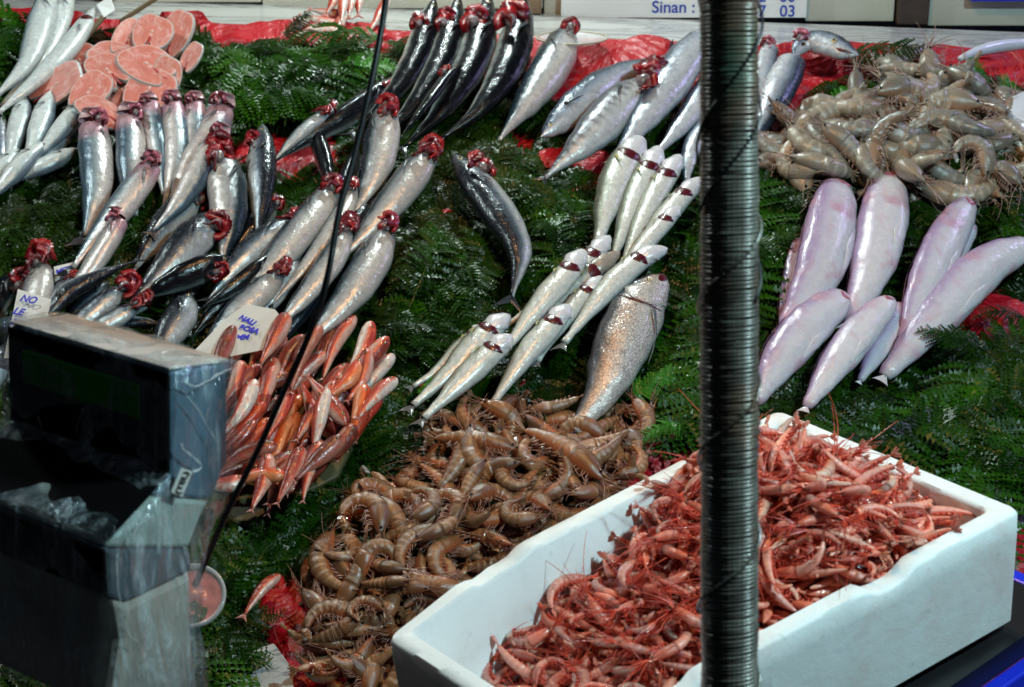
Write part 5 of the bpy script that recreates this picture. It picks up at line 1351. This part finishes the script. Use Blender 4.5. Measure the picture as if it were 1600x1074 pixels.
# small printed sticker on the side, with its worn letters
a, b, c_, d_ = sp_(272, 727), sp_(290, 733), sp_(274, 773), sp_(256, 765)
off = -sn * .0095 if (CAM - sFR).dot(sn) < 0 else sn * .0095
st = mesh('sticker', [a + off, b + off, c_ + off, d_ + off] + [v + off * .95 for v in (a, b, c_, d_)], [(0, 1, 2, 3), (7, 6, 5, 4), (0, 4, 5, 1), (1, 5, 6, 2), (2, 6, 7, 3), (3, 7, 4, 0)], M['lcd_on'], sc, False); rel(st, sc)
cu = bpy.data.curves.new('lettering', 'FONT'); cu.body = '(TEL)'; cu.size = .010; cu.extrude = .0004; cu.align_x = 'CENTER'; cu.align_y = 'CENTER'; cu.materials.append(M['black_rubber'])
lt = bpy.data.objects.new('lettering', cu); COL.objects.link(lt); lt.parent = st
e1 = ((a - d_) + (b - c_)).normalized(); nz = off.normalized(); e2 = nz.cross(e1).normalized()
lt.matrix_basis = Matrix.Translation((a + b + c_ + d_) / 4 + off * 1.12 - sc.location) @ Matrix((e1, e2, nz)).transposed().to_4x4()
solid_text(lt)
M['fold'] = NT('film_fold_edge').set(Roughness=.08, Alpha=.5, Coat_Weight=1.0).m
def fold(pts, r_=.0006):
    P = catmull([hit(x, y, sFR - sD * q, sD) if q is not None else sp_(x, y) - sn * .009 * (1 if (CAM - sFR).dot(sn) < 0 else -1) for x, y, q in pts], 24)
    P = [p + Vector((noise.noise(p * 70), 0, noise.noise(p * 90))) * .0015 for p in P]
    V, Fc = tube(P, [r_ * (.4 + abs(noise.noise(p * 60)) * 2) for p in P], 5); rel(mesh('film_fold', V, Fc, M['fold'], sc), sc)
fold([(16, 612, .012), (20, 670, .012), (26, 730, .014), (24, 800, .02)])
fold([(262, 740, .012), (225, 770, .03), (170, 785, .045), (118, 806, .05), (100, 812, .05)], .0009)
fold([(130, 640, .012), (122, 660, .012), (118, 690, .012)]); fold([(162, 700, .012), (168, 725, .012), (166, 745, .012)]); fold([(222, 690, .012), (214, 715, .012), (210, 735, .012)]); fold([(60, 650, .012), (72, 690, .012), (80, 720, .014)])
fold([(272, 690, None), (276, 700, None), (298, 716, None), (304, 728, None), (290, 736, None)], .001)
fold([(270, 592, None), (295, 600, None), (330, 582, None), (352, 572, None)], .0007); fold([(274, 606, None), (300, 640, None), (330, 690, None)], .0005); fold([(228, 800, None), (205, 820, None), (196, 842, None)], .0009)
fold([(171, 862, None), (173, 900, None), (178, 940, None), (190, 985, None), (205, 1000, None)], .0008)
P = [W(x, y, 1.72) for x, y in [(14, 610), (18, 680), (24, 740), (24, 800), (20, 850)]]

# ------------------------------------------------------------------ plastic cup of roe
cp = at(300, 932, .1)
cup = empty('plastic_cup', cp, 'clear plastic cup of pink fish roe partly behind the scale', 'cup')
kk = depth(cp) / F; cax = (N * .75 - Vector((0, .4, -.1)) * .9).normalized(); ce1 = cax.cross(Vector((0, 0, 1))).normalized(); ce2 = cax.cross(ce1)
def rings(pf, k_=40, c0=cp, e1=ce1, e2=ce2, ax=cax, closeend=True):
    V = []; Fc = []
    for i, (rr, h) in enumerate(pf):
        for j in range(k_): a = 2 * math.pi * j / k_; V.append(c0 + (e1 * math.cos(a) + e2 * math.sin(a)) * rr + ax * h)
        if i:
            for j in range(k_): Fc.append(((i - 1) * k_ + j, (i - 1) * k_ + (j + 1) % k_, i * k_ + (j + 1) % k_, i * k_ + j))
    if closeend: Fc.append(tuple(range((len(pf) - 1) * k_, len(pf) * k_)))
    return V, Fc
plast = NT('clear_plastic'); plast.set(Roughness=.12, Alpha=.45, Coat_Weight=1.0); plast.b.inputs['Base Color'].default_value = (.8, .82, .85, 1); M['clear'] = plast.m
plast2 = NT('clear_lid_film'); plast2.set(Roughness=.1, Alpha=.12, Coat_Weight=1.0); M['lid_film'] = plast2.m
rr = 53 * kk
V, Fc = rings([(rr * .74, -.05), (rr * .78, -.048), (rr * .93, 0)], closeend=False); rel(mesh('cup_wall', V, Fc, M['clear'], cup), cup)
V, Fc = rings([(rr * .95, -.006), (rr, -.004), (rr * 1.02, .002), (rr, .006), (rr * .92, .0055), (rr * .86, .001)], closeend=False); rel(mesh('lid_rim', V, Fc, M['clear'], cup), cup)
V, Fc = rings([(rr * .86, .001), (rr * .5, .0012), (rr * .01, .0014)]); rel(mesh('lid', V, Fc, M['lid_film'], cup), cup)
V = []; Fc = []
for i in range(13):
    for j in range(28):
        a = 2 * math.pi * j / 28; q = cp + (ce1 * math.cos(a) + ce2 * math.sin(a)) * rr * .86 * i / 12; V.append(q + cax * (-.006 + .007 * noise.noise(q * 60)))
    if i:
        for j in range(28): Fc.append(((i - 1) * 28 + j, i * 28 + j, i * 28 + (j + 1) % 28, (i - 1) * 28 + (j + 1) % 28))
rel(mesh('roe', V, Fc, simple('pink_roe', (.55, .14, .12), .25, 0, .35, 45, .4, .6), cup), cup)
V, Fc = rings([(rr * .76, -.012), (rr * .7, -.047), (.001, -.048)]); rel(mesh('roe_body', V, Fc, simple('pink_roe_body', (.45, .1, .09), .3, 0, .3, 45, .2), cup), cup)

# ------------------------------------------------------------------ price cards with blue handwriting
def card(poly, h, lines, label, tilt=.0):
    P = [at(x, y, h + dh) for x, y, dh in poly]; n = len(P); nrm = (P[1] - P[0]).cross(P[2] - P[0]).normalized()
    if nrm.dot(CAM - P[0]) < 0: nrm = -nrm
    c_ = sum(P, Vector()) / n; r_ = empty('price_card', c_, label, 'price card')
    # fan mesh with slight warp
    V = [c_ + nrm * .004] + P + [v - nrm * .0015 for v in [c_ + nrm * .004] + P]
    Fc = [(0, 1 + i, 1 + (i + 1) % n) for i in range(n)] + [(n + 1, n + 2 + (i + 1) % n, n + 2 + i) for i in range(n)] + [(1 + i, n + 2 + i, n + 2 + (i + 1) % n, 1 + (i + 1) % n) for i in range(n)]
    rel(mesh('card_sheet', V, Fc, M['card'], r_, False), r_)
    for s_, px, py, dx, dy, size in lines:
        cu = bpy.data.curves.new('lettering', 'FONT'); cu.body = s_; cu.shear = .25; cu.extrude = .0003; cu.offset = .0006; cu.materials.append(M['ink'])
        o_ = bpy.data.objects.new('lettering', cu); COL.objects.link(o_); o_.parent = r_
        p = hit(px, py, c_ + nrm * .0048, nrm); q = hit(px + dx, py + dy, c_ + nrm * .0048, nrm); cu.size = size * depth(p) / F
        e1 = (q - p).normalized(); e2 = nrm.cross(e1); o_.matrix_basis = Matrix.Translation(p - r_.location) @ Matrix((e1, e2, nrm)).transposed().to_4x4(); solid_text(o_)
    return r_
card([(28, 452, .13), (80, 468, .13), (74, 494, .12), (40, 560, .11), (6, 560, .11)], 0.03, [('NO', 30, 470, 10, 2, 17), ('LE', 19, 490, 10, 2, 17), ('MNA', 16, 507, 10, 2, 16)], 'pale price card with blue marker writing at the left behind the scale')
card([(350, 500, .13), (385, 475, .14), (430, 484, .14), (452, 512, .13), (420, 545, .12), (345, 560, .12), (300, 552, .12)], 0.03,
     [('NALI', 372, 498, 10, 4.5, 13), ('BOSA', 372, 514, 10, 2.5, 13), ('TAMM', 352, 532, 10, -.5, 13)], 'curved pale price card with blue marker writing lying on the silver bonitos')
card([(84, 417, .06), (118, 409, .06), (112, 428, .05), (86, 444, .05)], 0.03, [('MEZ', 88, 430, 10, -3, 12)], 'small pale card corner behind the pink bluefish at the left')

# ------------------------------------------------------------------ tray under the mullets, slab, edges, small things
def slab(name, pxs, h0, h1, mat, label, cat, bevel=.003):
    T_ = [at(x, y, h1) for x, y in pxs]; n = len(T_); c_ = sum(T_, Vector()) / n
    V = T_ + [v - N * (h1 - h0) for v in T_]
    o_ = MB().add(V, [tuple(range(n)), tuple(range(n, 2 * n))[::-1]] + [(i, n + i, n + (i + 1) % n, (i + 1) % n) for i in range(n)]).build(name, mat, bevel=bevel)
    return tag(o_, label, cat)
slab('tray', [(300, 812), (338, 640), (470, 520), (600, 590), (528, 744), (388, 814)], .03, .046, M['tray'], 'flat olive tray under the red mullets, its lower edge showing', 'tray')
slab('pink_plastic', [(312, 765), (400, 752), (392, 795), (310, 838)], .031, .038, simple('pink_plastic_sheet', (.55, .08, .25), .35, 0, .3, 20, .4, .3), 'pink plastic flap under the mullet tray beside the scale', 'plastic flap')
slab('marble_slab', [(290, 1052), (428, 1004), (456, 1042), (466, 1150), (290, 1150)], .01, .05, M['marble'], 'wet grey marble slab in the lower left beside the red plastic', 'slab')
# right edge of the counter: foam slab and dark upright
slab('foam_slab', [(1500, 770), (1600, 560), (1720, 520), (1720, 700), (1560, 860)], -.02, .012, M['foam'], 'white foam slab edge under the ferns at the right', 'foam slab')
pa = at(1575, 770, -.05)
m_ = MB().box((at(1600, 720, 0).x + .05, at(1600, 800, 0).y - .12, .45), X * .07, Vector((0, .07, 0)), Vector((0, 0, .9)))
tag(m_.build('upright', M['wood_dark'], bevel=.004), 'dark wooden upright at the right behind the foam box corner', 'upright')
# things on the marble ledge
def ledge_hit(px, py, h=0): 
    q = ledge_pt(0, 0, .012 + h); e1 = ledge_pt(1, 0) - ledge_pt(0, 0); n_ = e1.cross(Vector((0, 1, 0))).normalized(); return hit(px, py, q, n_)
def ledge_slab(name, pxs, th, mat, label, cat, warp=.0):
    B_ = [ledge_hit(x, y, .002) for x, y in pxs]; n = len(B_); V = B_ + [v + Vector((0, 0, th + warp * noise.noise(v * 9))) for v in B_]
    return tag(MB().add(V, [tuple(range(n))[::-1], tuple(range(n, 2 * n))] + [(i, (i + 1) % n, n + (i + 1) % n, n + i) for i in range(n)]).build(name, mat, bevel=.001), label, cat)
def standing(name, pxs, yoff, mat, label, cat, th=.006):
    """a stiff sheet propped on the ledge"""
    y0 = ledge_hit(*yoff).y; P = [hit(x, y, Vector((0, y0, 0)), Vector((0, 1, -.35)).normalized()) for x, y in pxs]; n = len(P)
    V = P + [p + Vector((0, th, 0)) for p in P]
    return tag(MB().add(V, [tuple(range(n)), tuple(range(n, 2 * n))[::-1]] + [(i, n + i, n + (i + 1) % n, (i + 1) % n) for i in range(n)]).build(name, mat, bevel=.001), label, cat)
standing('cardboard_flap', [(1330, 90), (1352, 57), (1380, 62), (1420, 70), (1480, 74), (1510, 88), (1500, 96), (1330, 94)], (1400, 80), M['cardboard'], 'crumpled brown cardboard flap on the ledge behind the grey prawns', 'cardboard')
standing('foam_scrap', [(1412, 91), (1428, 80), (1448, 76), (1452, 91)], (1430, 83), M['foam'], 'small rounded white foam scrap in front of the cardboard', 'foam scrap', .012)
standing('foam_scrap', [(1450, 90), (1452, 75), (1475, 82), (1502, 94)], (1470, 84), M['foam'], 'pointed white foam scrap right of the rounded one', 'foam scrap', .012)
# clear bowl on the ledge
bc = ledge_hit(893, 72, .0); bk = depth(bc) / F
bowl = empty('glass_bowl', bc, 'wide shallow clear bowl standing on the marble ledge behind the plump bonito', 'bowl')
V, Fc = rings([(.03, .002), (.05, .005), (.076, .016), (.078, .018), (.074, .017), (.048, .008), (.001, .004)], 48, bc, X, Vector((0, 1, 0)), Vector((0, 0, 1)), False); rel(mesh('bowl_wall', V, Fc, M['clear'], bowl), bowl)
V, Fc = tube([bc + X * .077 * math.cos(2 * math.pi * i / 48) + Vector((0, .077 * math.sin(2 * math.pi * i / 48), .018)) for i in range(49)], .0022, 6, False); rel(mesh('bowl_rim', V, Fc, simple('cloudy_plastic_rim', (.5, .47, .36), .25, 0, .3, 40, 0), bowl), bowl)
# timber scraps and crate parts top left
def bar(name, a, b, w_, t_, mat, label, cat):
    p, q = a, b; d = (q - p); L_ = d.length; d.normalize(); s_ = d.cross(Vector((0, 0, 1))).normalized(); u_ = s_.cross(d)
    return tag(MB().box((p + q) / 2, d * L_, s_ * w_, u_ * t_).build(name, mat, bevel=.001), label, cat)
bar('timber_slat', at(188, 34, .07), at(262, -14, .12), .02, .008, M['wood'], 'thin brown timber slat slanting above the salmon steaks', 'slat')
bar('timber_slat', at(122, 74, .05), at(162, 26, .07), .014, .006, M['wood'], 'short olive timber slat between the white fish and salmon', 'slat')
standing('wooden_crate_side', [(600, 48), (640, -8), (700, -30), (735, -30), (672, 22), (626, 58)], (640, 40), M['wood_dark'], 'dark wooden crate side leaning on the ledge behind the bonitos', 'crate side', .02)
standing('wooden_crate_side', [(386, 6), (440, -40), (470, -40), (420, 4), (398, 22)], (410, 20), M['wood_dark'], 'dark wooden strip leaning on the ledge left of the small pink fish', 'crate side', .02)
m_ = MB().add([W(150, 8, 3.9), W(172, -6, 3.9), W(180, 16, 3.88), W(162, 28, 3.86), W(150, 8, 3.93), W(172, -6, 3.93), W(180, 16, 3.91), W(162, 28, 3.89)], [(0, 1, 2, 3), (7, 6, 5, 4), (0, 4, 5, 1), (1, 5, 6, 2), (2, 6, 7, 3), (3, 7, 4, 0)])
tag(m_.build('white_wedge', M['white_paint'], bevel=.002), 'white card wedge above the fish with the dark red jaw', 'card')
# fern hanging on the ledge at the top, white bag top right, blue tub
V = []; Fc = []
bgp = at(1625, 215, .09); bgr = 75 * depth(bgp) / F
for i in range(15):
    a = math.pi * i / 14
    for j in range(24):
        b = 2 * math.pi * j / 24; d = X * math.sin(a) * math.cos(b) * .8 + S * math.cos(a) * 1.35 + N * math.sin(a) * math.sin(b) * .65
        V.append(bgp + d * bgr * (1 + .12 * noise.noise(d * 2.5) + .05 * noise.noise(d * 9)))
    if i:
        for j in range(24): Fc.append(((i - 1) * 24 + j, (i - 1) * 24 + (j + 1) % 24, i * 24 + (j + 1) % 24, i * 24 + j))
tag(mesh('plastic_bag', V, Fc, M['white_cloth']), 'bluish white filled plastic bag at the right edge beside the grey prawns', 'bag')
p0 = ledge_hit(1480, 88, .03); p1 = ledge_hit(1640, 62, .05)
V, Fc = tube(catmull([ledge_hit(1500, 92, .02), ledge_hit(1530, 80, .03), ledge_hit(1570, 72, .035), ledge_hit(1640, 66, .04)], 14), [.006 + .008 * math.sin(i / 13 * 3) for i in range(14)], 12)
tag(mesh('rolled_bag', V, Fc, M['white_cloth']), 'pale twisted plastic sheet lying on the ledge at the right end', 'plastic sheet')
mb = MB().box(wall_pt(1580, -6) - Vector((0, .0, -.03)), X * .22, Vector((0, .12, 0)), Vector((0, 0, .07)))
tb = tag(mb.build('blue_tub', M['blue_plastic'], bevel=.006), 'blue plastic tub edge on the wall shelf at the top right corner', 'tub')

# ------------------------------------------------------------------ the stall lamps (hang above the picture)
def lamp(name, loc, col, watt, size, label, spot=None):
    r_ = empty(name, Vector(loc) + Vector((0, 0, .05)), label, 'lamp', 'lamps hung over the stall')
    lo = Vector(loc)
    def rg(pf, nm, mat, k_=24):
        V, Fc = rings(pf, k_, lo, X, Vector((0, 1, 0)), Vector((0, 0, 1)), False); rel(mesh(nm, V, Fc, mat, r_), r_)
    rg([(.16, .0), (.155, .03), (.06, .1), (.03, .13), (.001, .14)], 'lamp_shade', M['lamp_shade'])
    rg([(.001, .14), (.006, .141), (.006, .6), (.001, .601)], 'lamp_cord', M['black_rubber'], 8)
    ld = bpy.data.lights.new(name + '_light', 'AREA'); ld.shape = 'DISK'; ld.size = size; ld.energy = watt; ld.color = col
    o_ = bpy.data.objects.new(name + '_light', ld); COL.objects.link(o_); o_.parent = r_; o_.location = (0, 0, -.052 + .0)
    return o_
M['lamp_shade'] = simple('enamel_lamp_shade', (.6, .6, .58), .4, 0, .1, 20, 0)
def aim(o_, tgt):
    w_ = o_.parent.location + o_.location; o_.rotation_euler = (w_ - Vector(tgt)).to_track_quat('Z', 'Y').to_euler()
COOL = (.62, .94, 1.0); WARM = (1.0, .52, .2)
tgt = tuple(P0)
aim(lamp('cool_lamp', (1.25, 1.2, 2.75), COOL, 50, .13, 'cool white enamel lamp over the front right of the stall'), (.35, 2.6, .7))
aim(lamp('cool_lamp', (-.1, 4.3, 2.45), (.84, 1.0, .96), 21, .09, 'cool white enamel lamp over the back of the stall'), (0, 3.2, .8))
aim(lamp('cool_lamp', (-1.5, 3.3, 2.4), (.85, 1.0, .97), 12, .09, 'cool white enamel lamp over the left of the stall'), (-.6, 3.3, .9))
aim(lamp('warm_lamp', (.05, 2.55, 2.6), WARM, 13, .05, 'warm yellow enamel lamp over the middle of the stall'), (0, 3.0, .8))
aim(lamp('violet_lamp', (1.9, 4.0, 2.1), (.55, .5, 1.0), 5, .2, 'bluish lamp beyond the right end of the stall'), (.8, 3.6, .9))

# ------------------------------------------------------------------ the bed of ferns round everything that lies on the counter
FGRID = {}
for (a, b, w_) in FISHPTS:
    for i in (-1, 0, 1):
        for j in (-1, 0, 1): FGRID.setdefault((int(a * 12 + 50) + i, int(b * 12 + 50) + j), []).append((a, b, w_))
items = []
fr = random.Random(5)
tries = 0
while len(items) < 3600 and tries < 60000:
    tries += 1
    px, py = fr.uniform(-80, 1680), fr.uniform(25, 1140)
    back = 28 + (px + 60) / 1740 * 69
    if py < back + 12: continue
    if inside([(815, 80), (1005, 88), (990, 125), (905, 168), (828, 160)], px, py): continue
    if 740 < px < 1660 and py < back + 30 and not (1230 < px < 1420 or 1490 < px < 1580): continue
    if px > 1610 and py > 560: continue
    if px > 1500 and py > 560 + (1620 - px) * 1.6: continue
    if 310 < px < 640 and py > 1010: continue
    if inside([(600, 900), (1100, 640), (1640, 800), (1640, 1200), (600, 1200)], px, py) : continue
    u, v = uv(at(px, py))
    yaw = fr.uniform(0, 2 * math.pi); layer = fr.random(); sc = fr.uniform(.45, .92)
    if layer > .8 and fr.random() < .5: sc *= .8
    L_ = .24 * sc
    if layer > .25 and (inside(polyB, px, py) or inside(polyR, px, py)): continue
    bad = 0
    if layer > .3:
        for s_ in (.15, .5, .85):
            uu, v2 = u + math.cos(yaw) * L_ * s_, v + math.sin(yaw) * L_ * s_
            key = (int(uu * 12 + 50), int(v2 * 12 + 50))
            for (a, b, w_) in FGRID.get(key, ()):
                if (a - uu) ** 2 + (b - v2) ** 2 < (w_ * .9 + .012) ** 2: bad = 1; break
    for s_ in (0, .5, .85):
        uu, v2 = u + math.cos(yaw) * L_ * s_, v + math.sin(yaw) * L_ * s_
        if lump(uu, v2, 1.1) > .004: bad = 1
        q = px_of(P0 + X * uu + S * v2 + N * .03)
        bk = 28 + (q[0] + 60) / 1740 * 69
        if q[1] < bk + (10 if q[0] < 740 else 22): bad = 1
    if bad: continue
    items.append((u, v, .012 + .045 * layer, yaw, fr.uniform(-.3, .08) * (1 if layer > .4 else .3), fr.uniform(-.45, .45), sc, fr.randrange(7)))
tag(ferns('fern_bed', items, M['fern']), 'dark wet fern fronds covering the red sheet on the counter', 'ferns', kind='stuff')
# broad fronds lying flat on top of the bed
top = []; tries = 0
while len(top) < 420 and tries < 9000:
    tries += 1
    px, py = fr.uniform(-40, 1640), fr.uniform(50, 1090)
    back = 28 + (px + 60) / 1740 * 69
    if py < back + 30 or inside(polyB, px, py) or inside(polyR, px, py) or (px > 1500 and py > 560 + (1620 - px) * 1.6) or (310 < px < 640 and py > 1000): continue
    if inside([(600, 900), (1100, 640), (1640, 800), (1640, 1200), (600, 1200)], px, py): continue
    u, v = uv(at(px, py)); yaw = fr.uniform(0, 2 * math.pi); sc = fr.uniform(.75, 1.2); L_ = .24 * sc; bad = 0
    for s_ in (.1, .4, .7, .95):
        uu, v2 = u + math.cos(yaw) * L_ * s_, v + math.sin(yaw) * L_ * s_
        if lump(uu, v2, 1.0) > .004: bad = 1
        q = px_of(P0 + X * uu + S * v2 + N * .03)
        if inside([(300, 990), (480, 990), (480, 1090), (300, 1090)], *q) or q[1] < 28 + (q[0] + 60) / 1740 * 69 + 24 or inside(polyB, *q) or inside(polyR, *q): bad = 1
        for (a, b, w_) in FGRID.get((int(uu * 12 + 50), int(v2 * 12 + 50)), ()):
            if (a - uu) ** 2 + (b - v2) ** 2 < (w_ + .022) ** 2: bad = 1; break
    if bad: continue
    top.append((u, v, fr.uniform(.055, .068), yaw, fr.uniform(-.06, .05), fr.uniform(-.2, .2), sc, fr.randrange(7)))
M['fern_top'] = leaf_mat('upper_fern_leaf', (.003, .024, .0008), (.026, .10, .002))
tag(ferns('fern_top_layer', top, M['fern_top']), 'broad flat fern fronds lying on top of the fern bed', 'ferns', kind='stuff')
